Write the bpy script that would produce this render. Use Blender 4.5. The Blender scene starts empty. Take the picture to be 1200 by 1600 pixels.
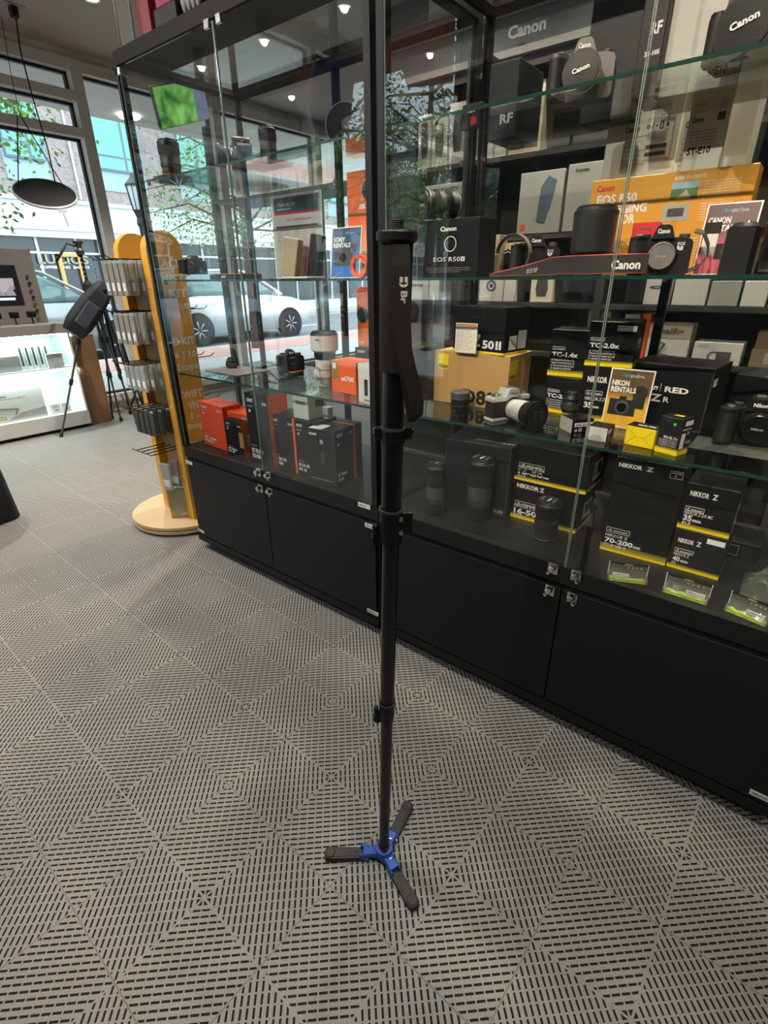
import bpy, bmesh, math, random
from mathutils import Vector, Matrix
random.seed(7)
sc = bpy.context.scene
C = sc.collection
PI = math.pi

# ------------------------------------------------------------ camera, world, exposure
CAM = Matrix(((0.62264368, 0.33077017, -0.70915862),
              (-0.7824609, 0.25350522, -0.56876185),
              (-0.00835405, 0.90902486, 0.41665815)))
CAMZ = 1.282
cd = bpy.data.cameras.new('camera'); cam = bpy.data.objects.new('camera', cd); C.objects.link(cam)
m4 = CAM.to_4x4(); m4.translation = Vector((0, 0, CAMZ)); cam.matrix_world = m4
cd.sensor_fit = 'VERTICAL'; cd.sensor_height = 36; cd.sensor_width = 27
cd.lens = 798 / 1600 * 36; cd.clip_start = 0.02; cd.clip_end = 300
sc.camera = cam
w = bpy.data.worlds.new('overcast_sky'); sc.world = w; w.use_nodes = True
wb = w.node_tree.nodes['Background']; wb.inputs[0].default_value = (0.80, 0.91, 1.0, 1); wb.inputs[1].default_value = 3.6
sc.view_settings.view_transform = 'Standard'; sc.view_settings.look = 'None'
sc.view_settings.gamma = 1; sc.view_settings.use_curve_mapping = False
sc.view_settings.exposure = 0.48
cy = sc.cycles
cy.use_denoising = True
cy.max_bounces = 12; cy.transparent_max_bounces = 40; cy.diffuse_bounces = 5; cy.glossy_bounces = 6
cy.transmission_bounces = 6; cy.caustics_reflective = False; cy.caustics_refractive = False
cy.sample_clamp_indirect = 6
pd = bpy.data.lights.new('window_portal', 'AREA'); pd.shape = 'RECTANGLE'; pd.size = 12.0; pd.size_y = 3.0
pd.cycles.is_portal = True
pd.size = 10.0
po = bpy.data.objects.new('window_portal', pd); po.location = (2.6, 5.70, 1.55); po.rotation_euler = (-PI/2, 0, 0); C.objects.link(po)
pd2 = pd.copy(); pd2.size = 2.4; pd2.size_y = 3.5; po2 = bpy.data.objects.new('window_portal', pd2); po2.location = (-2.80, 4.45, 1.85); po2.rotation_euler = (PI/2, 0, -PI/2); C.objects.link(po2)

# ------------------------------------------------------------ pixel -> world helpers (1200 x 1600 frame)
def on(px, py, ax, val):
    r = CAM @ Vector(((px - 600), -(py - 800), -798)).normalized()
    o = Vector((0, 0, CAMZ)); t = (val - o[ax]) / r[ax]
    return o + t * r

# ------------------------------------------------------------ materials
MATS = {}
def mat(name, col, rough=0.5, metal=0.0, emit=0.0, spec=0.5, noise=0.0, nscale=20, alpha=1.0, bump=0.0, coat=0.0):
    if name in MATS: return MATS[name]
    m = bpy.data.materials.new(name); m.use_nodes = True; MATS[name] = m
    nt = m.node_tree; b = nt.nodes['Principled BSDF']
    b.inputs['Base Color'].default_value = (*col, 1); b.inputs['Roughness'].default_value = rough
    b.inputs['Metallic'].default_value = metal; b.inputs['Specular IOR Level'].default_value = spec
    b.inputs['Coat Weight'].default_value = coat
    if emit:
        b.inputs['Emission Color'].default_value = (*col, 1); b.inputs['Emission Strength'].default_value = emit
    if alpha < 1: b.inputs['Alpha'].default_value = alpha
    if noise or bump:
        tc = nt.nodes.new('ShaderNodeTexCoord'); n = nt.nodes.new('ShaderNodeTexNoise')
        n.inputs['Scale'].default_value = nscale; n.inputs['Detail'].default_value = 4
        nt.links.new(tc.outputs['Object'], n.inputs['Vector'])
        if noise:
            mx = nt.nodes.new('ShaderNodeMix'); mx.data_type = 'RGBA'
            mx.inputs[6].default_value = (*[c * (1 - noise) for c in col], 1)
            mx.inputs[7].default_value = (*[min(1, c * (1 + noise)) for c in col], 1)
            nt.links.new(n.outputs['Fac'], mx.inputs[0]); nt.links.new(mx.outputs[2], b.inputs['Base Color'])
        if bump:
            bp = nt.nodes.new('ShaderNodeBump'); bp.inputs['Strength'].default_value = bump; bp.inputs['Distance'].default_value = 0.002
            nt.links.new(n.outputs['Fac'], bp.inputs['Height']); nt.links.new(bp.outputs[0], b.inputs['Normal'])
    return m

def glass(name, tint=(0.96, 0.99, 0.98), ior=1.5, rough=0.0, boost=1.0):
    if name in MATS: return MATS[name]
    m = bpy.data.materials.new(name); m.use_nodes = True; MATS[name] = m
    nt = m.node_tree; nt.nodes.clear(); N = nt.nodes.new; L = nt.links.new
    out = N('ShaderNodeOutputMaterial'); mix = N('ShaderNodeMixShader'); tr = N('ShaderNodeBsdfTransparent'); gl = N('ShaderNodeBsdfGlossy')
    fr = N('ShaderNodeFresnel'); fr.inputs[0].default_value = ior
    # the fresnel node flips the index on back faces; feed it a front-facing normal so thin sheets reflect alike from both sides
    geo = N('ShaderNodeNewGeometry'); vm = N('ShaderNodeVectorMath'); vm.operation = 'DOT_PRODUCT'
    ab = N('ShaderNodeMath'); ab.operation = 'ABSOLUTE'
    L(geo.outputs['Normal'], vm.inputs[0]); L(geo.outputs['Incoming'], vm.inputs[1]); L(vm.outputs['Value'], ab.inputs[0])
    om = N('ShaderNodeMath'); om.operation = 'SUBTRACT'; om.inputs[0].default_value = 1; L(ab.outputs[0], om.inputs[1])
    pw = N('ShaderNodeMath'); pw.operation = 'POWER'; L(om.outputs[0], pw.inputs[0]); pw.inputs[1].default_value = 5
    r0 = ((ior - 1) / (ior + 1)) ** 2 * boost
    ma = N('ShaderNodeMath'); ma.operation = 'MULTIPLY_ADD'; L(pw.outputs[0], ma.inputs[0]); ma.inputs[1].default_value = 1 - r0; ma.inputs[2].default_value = r0
    nt.nodes.remove(fr)
    tr.inputs[0].default_value = (*tint, 1); gl.inputs['Roughness'].default_value = rough
    L(ma.outputs[0], mix.inputs[0]); L(tr.outputs[0], mix.inputs[1]); L(gl.outputs[0], mix.inputs[2]); L(mix.outputs[0], out.inputs[0])
    return m

class X:
    "tiny expression builder over math nodes"
    nt = None
    def __init__(s, sock): s.s = sock
    @staticmethod
    def op(o, *a):
        n = X.nt.nodes.new('ShaderNodeMath'); n.operation = o
        for i, v in enumerate(a):
            if isinstance(v, X): X.nt.links.new(v.s, n.inputs[i])
            else: n.inputs[i].default_value = v
        return X(n.outputs[0])
    def __add__(a, b): return X.op('ADD', a, b)
    def __sub__(a, b): return X.op('SUBTRACT', a, b)
    def __mul__(a, b): return X.op('MULTIPLY', a, b)
    def __truediv__(a, b): return X.op('DIVIDE', a, b)
    def lt(a, b): return X.op('LESS_THAN', a, b)
    def gt(a, b): return X.op('GREATER_THAN', a, b)
    def abs(a): return X.op('ABSOLUTE', a)
    def frac(a): return X.op('FRACT', a)
    def mx(a, b): return X.op('MAXIMUM', a, b)
    def mn(a, b): return X.op('MINIMUM', a, b)
    def rd(a): return X.op('ROUND', a)

def floor_mat():
    m = bpy.data.materials.new('ribbed_floor_tile'); m.use_nodes = True; nt = m.node_tree; b = nt.nodes['Principled BSDF']; X.nt = nt
    geo = nt.nodes.new('ShaderNodeNewGeometry'); sp = nt.nodes.new('ShaderNodeSeparateXYZ'); nt.links.new(geo.outputs['Position'], sp.inputs[0])
    x = X(sp.outputs[0]) - 0.684; y = X(sp.outputs[1]) - 0.748
    th = math.radians(1.8); P = 0.4045
    c, s = math.cos(th), math.sin(th)
    tx = (x * c - y * s) / P; ty = (x * s + y * c) / P
    fx = tx - tx.rd(); fy = ty - ty.rd()                      # -0.5..0.5 inside a tile
    ax, ay = fx.abs(), fy.abs()
    t = (ax + ay) * 22                                         # ring number: 11 reaches the middle of a tile edge
    ring = t.rd()
    dt = (t - ring).abs()
    along = (ax - ay) * 22                                     # runs along each rib, same unit as t
    w_ = 22 / 14
    da = (along / w_ - (along / w_).rd()).abs() * w_           # distance to a break between two slots
    slot = dt.lt(0.17) * da.gt(0.13) * ring.gt(1.5) * ring.lt(21.5)
    # keep the mitre lines (tile axes and tile edges) solid
    mn = ax.mn(ay); me = (X.op('SUBTRACT', 0.5, ax)).mn(X.op('SUBTRACT', 0.5, ay))
    slot = slot * mn.gt(0.006) * me.gt(0.006)
    star = t.lt(1.2) * mn.gt(0.006) * (ax - ay).abs().gt(0.007) * t.gt(0.42)
    seam = me.lt(0.0016) * 0.7
    hole = (slot.mx(star)).mx(seam)
    n = nt.nodes.new('ShaderNodeTexNoise'); n.inputs['Scale'].default_value = 260; n.inputs['Detail'].default_value = 2
    nt.links.new(geo.outputs['Position'], n.inputs['Vector'])
    n2 = nt.nodes.new('ShaderNodeTexNoise'); n2.inputs['Scale'].default_value = 1.7; n2.inputs['Detail'].default_value = 5
    nt.links.new(geo.outputs['Position'], n2.inputs['Vector'])
    wear = (X(n.outputs['Fac']) * 0.55 + X(n2.outputs['Fac']) * 0.45)
    ramp = nt.nodes.new('ShaderNodeMix'); ramp.data_type = 'RGBA'
    ramp.inputs[6].default_value = (0.225, 0.215, 0.198, 1); ramp.inputs[7].default_value = (0.36, 0.348, 0.322, 1)
    nt.links.new(wear.s, ramp.inputs[0])
    v = nt.nodes.new('ShaderNodeTexVoronoi'); v.inputs['Scale'].default_value = 5.2; nt.links.new(geo.outputs['Position'], v.inputs['Vector'])
    speck = X(v.outputs['Distance']).lt(0.022)
    mx2 = nt.nodes.new('ShaderNodeMix'); mx2.data_type = 'RGBA'; mx2.inputs[7].default_value = (0.7, 0.66, 0.6, 1)
    nt.links.new(speck.s, mx2.inputs[0]); nt.links.new(ramp.outputs[2], mx2.inputs[6])
    mx = nt.nodes.new('ShaderNodeMix'); mx.data_type = 'RGBA'; mx.inputs[7].default_value = (0.006, 0.006, 0.007, 1)
    nt.links.new(hole.s, mx.inputs[0]); nt.links.new(mx2.outputs[2], mx.inputs[6])
    nt.links.new(mx.outputs[2], b.inputs['Base Color'])
    rr = hole * 0.4 + 0.5
    nt.links.new(rr.s, b.inputs['Roughness'])
    bp = nt.nodes.new('ShaderNodeBump'); bp.inputs['Strength'].default_value = 0.5; bp.inputs['Distance'].default_value = 0.002; bp.invert = True
    nt.links.new(hole.s, bp.inputs['Height']); nt.links.new(bp.outputs[0], b.inputs['Normal'])
    return m

def brick_mat(name, c1, c2, mortar, scale=4.0, horiz=False):
    m = bpy.data.materials.new(name); m.use_nodes = True; MATS[name] = m; nt = m.node_tree; b = nt.nodes['Principled BSDF']
    tc = nt.nodes.new('ShaderNodeTexCoord'); sp = nt.nodes.new('ShaderNodeSeparateXYZ'); cb = nt.nodes.new('ShaderNodeCombineXYZ')
    nt.links.new(tc.outputs['Object'], sp.inputs[0]); nt.links.new(sp.outputs[0], cb.inputs[0]); nt.links.new(sp.outputs[1 if horiz else 2], cb.inputs[1])
    br = nt.nodes.new('ShaderNodeTexBrick'); nt.links.new(cb.outputs[0], br.inputs['Vector'])
    br.inputs['Color1'].default_value = (*c1, 1); br.inputs['Color2'].default_value = (*c2, 1); br.inputs['Mortar'].default_value = (*mortar, 1)
    br.inputs['Scale'].default_value = scale; br.inputs['Mortar Size'].default_value = 0.02
    nt.links.new(br.outputs['Color'], b.inputs['Base Color']); b.inputs['Roughness'].default_value = 0.85
    return m

def wood_mat(name, c1, c2, scale=3.0, rough=0.45, axis=2):
    m = bpy.data.materials.new(name); m.use_nodes = True; MATS[name] = m; nt = m.node_tree; b = nt.nodes['Principled BSDF']
    tc = nt.nodes.new('ShaderNodeTexCoord'); mp = nt.nodes.new('ShaderNodeMapping'); sc_ = [12, 12, 12]; sc_[axis] = 1.0
    mp.inputs['Scale'].default_value = sc_
    n = nt.nodes.new('ShaderNodeTexNoise'); n.inputs['Scale'].default_value = scale; n.inputs['Detail'].default_value = 6; n.inputs['Distortion'].default_value = 0.6
    nt.links.new(tc.outputs['Object'], mp.inputs[0]); nt.links.new(mp.outputs[0], n.inputs['Vector'])
    mx = nt.nodes.new('ShaderNodeMix'); mx.data_type = 'RGBA'; mx.inputs[6].default_value = (*c1, 1); mx.inputs[7].default_value = (*c2, 1)
    nt.links.new(n.outputs['Fac'], mx.inputs[0]); nt.links.new(mx.outputs[2], b.inputs['Base Color']); b.inputs['Roughness'].default_value = rough
    return m

# common materials
BLK = mat('satin_black', (0.006, 0.006, 0.007), 0.42, spec=.35)
BLKM = mat('matte_black', (0.006, 0.006, 0.006), 0.75)
RUB = mat('black_rubber', (0.008, 0.008, 0.008), 0.62, bump=0.2, nscale=400)
GRAYD = mat('dark_grey', (0.05, 0.05, 0.052), 0.5)
GRAY = mat('mid_grey', (0.22, 0.22, 0.22), 0.5)
CHROME = mat('chrome', (0.75, 0.74, 0.72), 0.12, 1.0)
STEEL = mat('brushed_steel', (0.55, 0.54, 0.52), 0.35, 1.0)
SILVER = mat('silver_paint', (0.62, 0.62, 0.62), 0.28, 0.35)
WHITE = mat('white_print', (0.80, 0.80, 0.78), 0.5)
CARD = mat('white_carton', (0.66, 0.65, 0.60), 0.55, noise=0.04)
CARDG = mat('grey_carton', (0.36, 0.37, 0.34), 0.55)
KRAFT = mat('kraft_carton', (0.50, 0.30, 0.11), 0.55, noise=0.06, nscale=60)
BEIGE = mat('beige_carton', (0.52, 0.42, 0.28), 0.6)
BOXK = mat('black_carton', (0.006, 0.006, 0.007), 0.42, spec=.28)
BOXK2 = mat('charcoal_carton', (0.011, 0.013, 0.016), 0.45, spec=.3)
YEL = mat('yellow_print', (0.85, 0.66, 0.01), 0.4)
ORG = mat('orange_print', (0.86, 0.13, 0.02), 0.4)
ORG2 = mat('amber_print', (0.72, 0.32, 0.03), 0.4)
RED = mat('red_print', (0.62, 0.02, 0.03), 0.45)
REDD = mat('dark_red_print', (0.22, 0.01, 0.03), 0.45)
BLUE = mat('blue_print', (0.03, 0.16, 0.50), 0.4)
GREEN = mat('green_print', (0.03, 0.6, 0.08), 0.5)
GREYT = mat('grey_print', (0.35, 0.35, 0.35), 0.5)
GLASS = glass('clear_glass', (.98, .985, .98), boost=1.35)
GSHELF = glass('shelf_glass', (0.91, 0.955, 0.935), boost=1.2)
GEDGE = mat('green_glass_edge', (0.012, 0.045, 0.036), 0.12, spec=0.8)
DEDGE = mat('pale_glass_edge', (0.16, 0.22, 0.20), 0.2, spec=0.8)
LENSG = mat('lens_glass', (0.01, 0.012, 0.02), 0.04, spec=0.9, coat=1.0)
DECK = mat('black_laminate', (0.008, 0.008, 0.009), 0.28, spec=.35)

# ------------------------------------------------------------ mesh builder
def _textmesh(s, bold, cache={}):
    k = (s, bold)
    if k in cache: return cache[k]
    cu = bpy.data.curves.new('t', 'FONT'); cu.body = s; cu.resolution_u = 2; cu.fill_mode = 'FRONT' if hasattr(cu, 'fill_mode') else cu.fill_mode
    cu.offset = (0.004, 0.014, 0.034)[bold]
    o = bpy.data.objects.new('t', cu); C.objects.link(o)
    dg = bpy.context.evaluated_depsgraph_get(); me = bpy.data.meshes.new_from_object(o.evaluated_get(dg))
    vs = [v.co.copy() for v in me.vertices]; fs = [tuple(p.vertices) for p in me.polygons]
    bpy.data.objects.remove(o); bpy.data.curves.remove(cu); bpy.data.meshes.remove(me)
    if not vs: vs = [Vector((0, 0, 0))]
    x0 = min(v.x for v in vs); x1 = max(v.x for v in vs)
    cache[k] = ([Vector((v.x - x0, v.y, 0)) for v in vs], fs, x1 - x0)
    return cache[k]

class MB:
    def __init__(s): s.v = []; s.f = []; s.m = []; s.sm = []; s.mats = []; s.M = Matrix.Identity(4)
    def mi(s, m):
        if m not in s.mats: s.mats.append(m)
        return s.mats.index(m)
    def add(s, vs, fs, m, smooth=False):
        o = len(s.v); s.v += [s.M @ Vector(v) for v in vs]; k = s.mi(m)
        flip = s.M.determinant() < 0
        for f in fs: s.f.append(tuple(o + i for i in (reversed(f) if flip else f))); s.m.append(k); s.sm.append(smooth)
    def frombm(s, bm, m, smooth=False):
        bm.verts.index_update()
        s.add([v.co.copy() for v in bm.verts], [tuple(v.index for v in f.verts) for f in bm.faces], m, smooth); bm.free()
    def box(s, x0, x1, y0, y1, z0, z1, m, bev=0.0, seg=2):
        if bev <= 0:
            vs = [(x, y, z) for z in (z0, z1) for y in (y0, y1) for x in (x0, x1)]
            s.add(vs, [(0, 2, 3, 1), (4, 5, 7, 6), (0, 1, 5, 4), (2, 6, 7, 3), (0, 4, 6, 2), (1, 3, 7, 5)], m); return s
        bm = bmesh.new(); bmesh.ops.create_cube(bm, size=1)
        for v in bm.verts: v.co = Vector(((x0 + x1) / 2 + v.co.x * (x1 - x0), (y0 + y1) / 2 + v.co.y * (y1 - y0), (z0 + z1) / 2 + v.co.z * (z1 - z0)))
        bev = min(bev, 0.49 * min(abs(x1 - x0), abs(y1 - y0), abs(z1 - z0)))
        bmesh.ops.bevel(bm, geom=bm.edges[:], offset=bev, segments=seg, profile=0.5, affect='EDGES')
        s.frombm(bm, m, False); return s
    def lathe(s, prof, m, seg=32, axis='Z', at=(0, 0, 0), smooth=True, cap=True, sx=1.0, sy=1.0):
        "prof: list of (r, h) or (r, h, material); surface of revolution about the axis"
        A = {'Z': Matrix.Identity(4), '-Y': Matrix.Rotation(PI / 2, 4, 'X'), 'X': Matrix.Rotation(PI / 2, 4, 'Y'), 'Y': Matrix.Rotation(-PI / 2, 4, 'X'), '-X': Matrix.Rotation(-PI / 2, 4, 'Y')}[axis]
        old = s.M; s.M = old @ Matrix.Translation(at) @ A
        for i in range(len(prof) - 1):
            a, b = prof[i], prof[i + 1]; mm = b[2] if len(b) > 2 else m
            vs = []
            for (r, h) in (a[:2], b[:2]):
                for k in range(seg):
                    an = 2 * PI * k / seg; vs.append((r * math.cos(an) * sx, r * math.sin(an) * sy, h))
            s.add(vs, [(k, (k + 1) % seg, seg + (k + 1) % seg, seg + k) for k in range(seg)], mm, smooth)
        if cap:
            for (p, rev) in ((prof[0], True), (prof[-1], False)):
                if p[0] > 1e-5:
                    vs = [(p[0] * math.cos(2 * PI * k / seg) * sx, p[0] * math.sin(2 * PI * k / seg) * sy, p[1]) for k in range(seg)]
                    s.add(vs, [tuple(reversed(range(seg))) if rev else tuple(range(seg))], p[2] if len(p) > 2 else m)
        s.M = old; return s
    def cyl(s, p0, p1, r0, r1=None, m=None, seg=16, cap=True):
        r1 = r0 if r1 is None else r1; p0 = Vector(p0); p1 = Vector(p1); d = p1 - p0; L = d.length
        q = d.to_track_quat('Z', 'Y').to_matrix().to_4x4(); old = s.M; s.M = old @ Matrix.Translation(p0) @ q
        s.lathe([(r0, 0), (r1, L)], m, seg, cap=cap); s.M = old; return s
    def tube(s, pts, r, m, seg=8):
        pts = [Vector(p) for p in pts]; rings = []; n = len(pts)
        for i, p in enumerate(pts):
            d = (pts[min(i + 1, n - 1)] - pts[max(i - 1, 0)]).normalized()
            up = Vector((0, 0, 1)) if abs(d.z) < 0.9 else Vector((1, 0, 0)); a = d.cross(up).normalized(); b = a.cross(d)
            rr = r[i] if isinstance(r, (list, tuple)) else r
            rings.append([p + a * math.cos(2 * PI * k / seg) * rr + b * math.sin(2 * PI * k / seg) * rr for k in range(seg)])
        vs = [v for R in rings for v in R]
        fs = [(i * seg + k, i * seg + (k + 1) % seg, (i + 1) * seg + (k + 1) % seg, (i + 1) * seg + k) for i in range(n - 1) for k in range(seg)]
        fs += [tuple(reversed(range(seg))), tuple((n - 1) * seg + k for k in range(seg))]
        s.add(vs, fs, m, True); return s
    def ribbon(s, pts, wv, th, m, m2=None):
        "band along pts, width vector(s) wv, thickness th"
        n = len(pts); pts = [Vector(p) for p in pts]; W = wv if isinstance(wv, list) else [Vector(wv)] * n; W = [Vector(a) for a in W]
        vs = []
        for i, p in enumerate(pts):
            d = (pts[min(i + 1, n - 1)] - pts[max(i - 1, 0)]).normalized(); nn = d.cross(W[i]).normalized() * th / 2
            vs += [p - W[i] / 2 - nn, p + W[i] / 2 - nn, p + W[i] / 2 + nn, p - W[i] / 2 + nn]
        fs = []
        for i in range(n - 1):
            for k in range(4): fs.append((i * 4 + k, i * 4 + (k + 1) % 4, (i + 1) * 4 + (k + 1) % 4, (i + 1) * 4 + k))
        fs += [(3, 2, 1, 0), tuple((n - 1) * 4 + k for k in range(4))]
        s.add(vs, fs, m, False); return s
    def prism(s, poly, t0, t1, m, plane='XY', smooth=False):
        "poly in the plane, extruded along the third axis from t0 to t1"
        n = len(poly)
        def P(a, b, t): return {'XY': (a, b, t), 'XZ': (a, t, b), 'YZ': (t, a, b)}[plane]
        vs = [P(a, b, t0) for a, b in poly] + [P(a, b, t1) for a, b in poly]
        fs = [(i, (i + 1) % n, n + (i + 1) % n, n + i) for i in range(n)]
        ar = sum(poly[i][0] * poly[(i + 1) % n][1] - poly[(i + 1) % n][0] * poly[i][1] for i in range(n))
        caps = [tuple(reversed(range(n))), tuple(range(n, 2 * n))]
        if plane == 'XZ': ar = -ar
        ar *= (t1 - t0)
        if ar < 0: fs = [tuple(reversed(f)) for f in fs]; caps = [tuple(reversed(f)) for f in caps]
        s.add(vs, fs, m, smooth); s.add(vs, caps, m); return s
    def text(s, t, org, right, up, h, m, width=None, bold=True, slant=0.0):
        vs, fs, wd = _textmesh(t, (2 if h > .0075 else 1) if bold else 0)
        sx = h / 0.70; kx = sx if width is None else width / max(wd, 1e-4)
        R = Vector(right).normalized(); U = Vector(up).normalized(); O = Vector(org)
        s.add([O + R * ((v.x + v.y * slant) * kx) + U * (v.y * sx) for v in vs], fs, m); return s
    def quad(s, a, b, c, d, m): s.add([a, b, c, d], [(0, 1, 2, 3)], m); return s
    def build(s, name, parent=None, loc=(0, 0, 0), rz=0.0, rot=None, kind=None, bevel=0.0, fix=True):
        me = bpy.data.meshes.new(name); me.from_pydata(s.v, [], s.f)
        for mm in s.mats: me.materials.append(mm)
        me.polygons.foreach_set('material_index', s.m); me.polygons.foreach_set('use_smooth', s.sm); me.update()
        o = bpy.data.objects.new(name, me); C.objects.link(o)
        if parent is not None: o.parent = parent
        o.location = loc; o.rotation_euler = rot if rot else (0, 0, rz)
        if kind: o['kind'] = kind
        return o

def tag(o, label=None, cat=None, group=None, kind=None):
    if label: o['label'] = label
    if cat: o['category'] = cat
    if group: o['group'] = group
    if kind: o['kind'] = kind
    return o
def thing(name, label, cat, loc=(0, 0, 0), rz=0.0, group=None, rot=None):
    o = bpy.data.objects.new(name, None); C.objects.link(o); o.empty_display_size = 0.1
    o.location = loc; o.rotation_euler = rot if rot else (0, 0, rz)
    return tag(o, label, cat, group)
def copy_tree(o, parent=None):
    c = o.copy(); C.objects.link(c)
    if parent is not None: c.parent = parent
    for ch in list(o.children): copy_tree(ch, c)
    return c
def S(name, mb, kind='structure'):
    return mb.build(name, kind=kind)

# ============================================================ ROOM SHELL
WY = 5.75; CH = 3.12; RX0, RX1, RY0 = -2.85, 7.6, -4.6; CH2 = 3.72
mb = MB(); mb.box(RX0, RX1, RY0, WY + 0.12, -0.06, 0.0, floor_mat()); S('floor', mb)
CEIL = mat('taupe_ceiling', (0.40, 0.335, 0.285), 0.8, noise=0.05, nscale=3)
WALL = mat('dark_wall_paint', (0.10, 0.10, 0.10), 0.8)
WALLG = mat('blue_grey_wall', (0.20, 0.23, 0.24), 0.7)
mb = MB(); mb.box(-1.35, RX1, RY0, WY + 0.12, CH, CH + 0.15, CEIL); mb.box(RX0, -1.35, RY0, WY + .12, CH2, CH2 + .15, CEIL); mb.box(-1.37, -1.33, RY0, WY + .12, CH, CH2 + .15, CEIL); S('ceiling', mb)
mb = MB(); mb.box(RX1, RX1 + 0.12, RY0, WY + 0.12, 0, CH, WALLG); S('wall_right', mb)
mb = MB(); mb.box(RX0 - 0.12, RX0, RY0, 3.3, 0, CH2, WALLG); mb.box(RX0 - .12, RX0, 3.3, WY + .12, 3.6, CH2, WALLG); mb.box(RX0 - .12, RX0, 3.3, WY + .12, 0, .1, WALLG); mb.box(RX0 - .12, RX0 + .1, 5.55, WY + .14, 0, CH2, WALL); S('wall_left', mb)
mb = MB(); mb.box(RX0, RX1, RY0 - 0.12, RY0, 0, CH, WALL); S('wall_back', mb)
FR = mat('window_frame_grey', (0.78, 0.74, 0.67), 0.45)
FRD = mat('window_gasket', (0.02, 0.025, 0.035), 0.5); FRD2 = mat('dark_bronze_frame', (.05, .05, .05), .5)
mul = [-2.45, -1.2, 0.1, 1.42, 2.80, 4.25, 5.8, 7.52]
wall = MB(); wall.box(RX0, RX1, WY - 0.02, WY + 0.14, 3.06, CH, FR); wall.box(RX0, -1.35, WY - .02, WY + .14, CH, CH2, WALLG); wall.box(RX0, RX1, WY - 0.02, WY + 0.14, 0, 0.10, FR); wall.box(RX0 + .1, -2.45, WY - .06, WY + .14, 0.1, 3.06, WALL)
S('wall_front', wall)
WG = glass('window_glass', (0.93, 0.97, 0.97))
for i in range(len(mul) - 1):
    x0, x1 = mul[i], mul[i + 1]; mb = MB(); h = 0.05
    mb.box(x0 - h if i else x0, x0 + h, WY - 0.05, WY + 0.12, 0.10, 3.06, FR)
    if i == len(mul) - 2: mb.box(x1 - h, x1 + 0.08, WY - 0.05, WY + 0.12, 0.10, 3.06, FR)
    mb.box(x0 + h, x1 - h, WY - 0.04, WY + 0.11, 2.97, 3.06, FR); mb.box(x0 + h, x1 - h, WY - 0.06, WY + 0.11, 0.10, 0.17, FR)
    trans = [(2.745, 2.82), (2.475, 2.545)] if i < 4 else []
    for (a, b) in trans: mb.box(x0 + h, x1 - h, WY - 0.06, WY + 0.11, a, b, FR)
    zs = [0.17] + [z for (a, b) in reversed(trans) for z in (a, b)] + [2.97]
    for k in range(0, len(zs), 2):
        g = 0.022; z0, z1 = zs[k], zs[k + 1]
        for (a, b, c, d) in ((x0 + h, x0 + h + g, z0, z1), (x1 - h - g, x1 - h, z0, z1), (x0 + h, x1 - h, z0, z0 + g), (x0 + h, x1 - h, z1 - g, z1)):
            mb.box(a, b, WY + 0.03, WY + 0.07, c, d, FRD)
        mb.box(x0 + h + g, x1 - h - g, WY + 0.047, WY + 0.053, z0 + g, z1 - g, WG)
    S('window_%d' % (i + 1), mb)
# house number lettering on the glass, readable from the street
INKB = mat('dark_window_letter', (0.03, 0.03, 0.05), 0.5)
mb = MB(); mb.text('7965', (RX0 - .012, 5.40, 0.78), (0, -1, 0), (0, 0, 1), 0.17, INKB, bold=False)
for k, (a, b) in enumerate(((3.3, 4.45), (4.45, 5.55))):
    q = MB(); h = .05
    q.box(RX0 - .10, RX0 + .03, a, a + h, .1, 3.6, FRD2); q.box(RX0 - .10, RX0 + .03, b - h, b, .1, 3.6, FRD2)
    for z in (.1, 2.46, 3.54): q.box(RX0 - .10, RX0 + .03, a + h, b - h, z, z + .06, FRD2)
    q.box(RX0 - .03, RX0 - .024, a + h, b - h, .16, 2.46, WG); q.box(RX0 - .03, RX0 - .024, a + h, b - h, 2.52, 3.54, WG); S('window_%d' % (k + 8), q)
tag(mb.build('house_number'), 'dark 7965 house number lettering on the shop window', 'lettering')
mb = MB(); mb.box(2.35, 2.44, WY - 0.045, WY - 0.021, 3.062, 3.118, WALLG); 
# ceiling trims: conduits and track rails
TR = mat('conduit_white', (0.45, 0.45, 0.43), 0.5)
mb = MB(); mb.box(-1.30, -1.25, RY0, WY - 0.1, CH - 0.04, CH, TR); mb.box(-1.25, .4, WY - .42, WY - .37, CH - 0.04, CH, TR); mb.box(RX0, RX0 + .04, 3.3, 5.6, 3.6, 3.66, TR); S('trim_1', mb)
mb = MB()
for (z, d_, t_) in ((3.40, .05, .05), (3.28, .03, .02), (3.05, .06, .07), (2.80, .03, .02), (2.55, .05, .05), (2.2, .03, .02), (1.9, .05, .05)): mb.box(RX0, RX0 + d_, RY0, 3.25, z, z + t_, TR)
for (z, d_, t_) in ((2.9, .05, .05), (2.62, .04, .03), (2.42, .05, .05), (2.25, .04, .03)): mb.box(2.90 - d_, 2.90, -3.0, 2.3, z, z + t_, TR)
mb.box(2.90, 2.96, -3.0, 2.3, 0, CH, WALLG)
pass
S('trim_2', mb)

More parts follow.
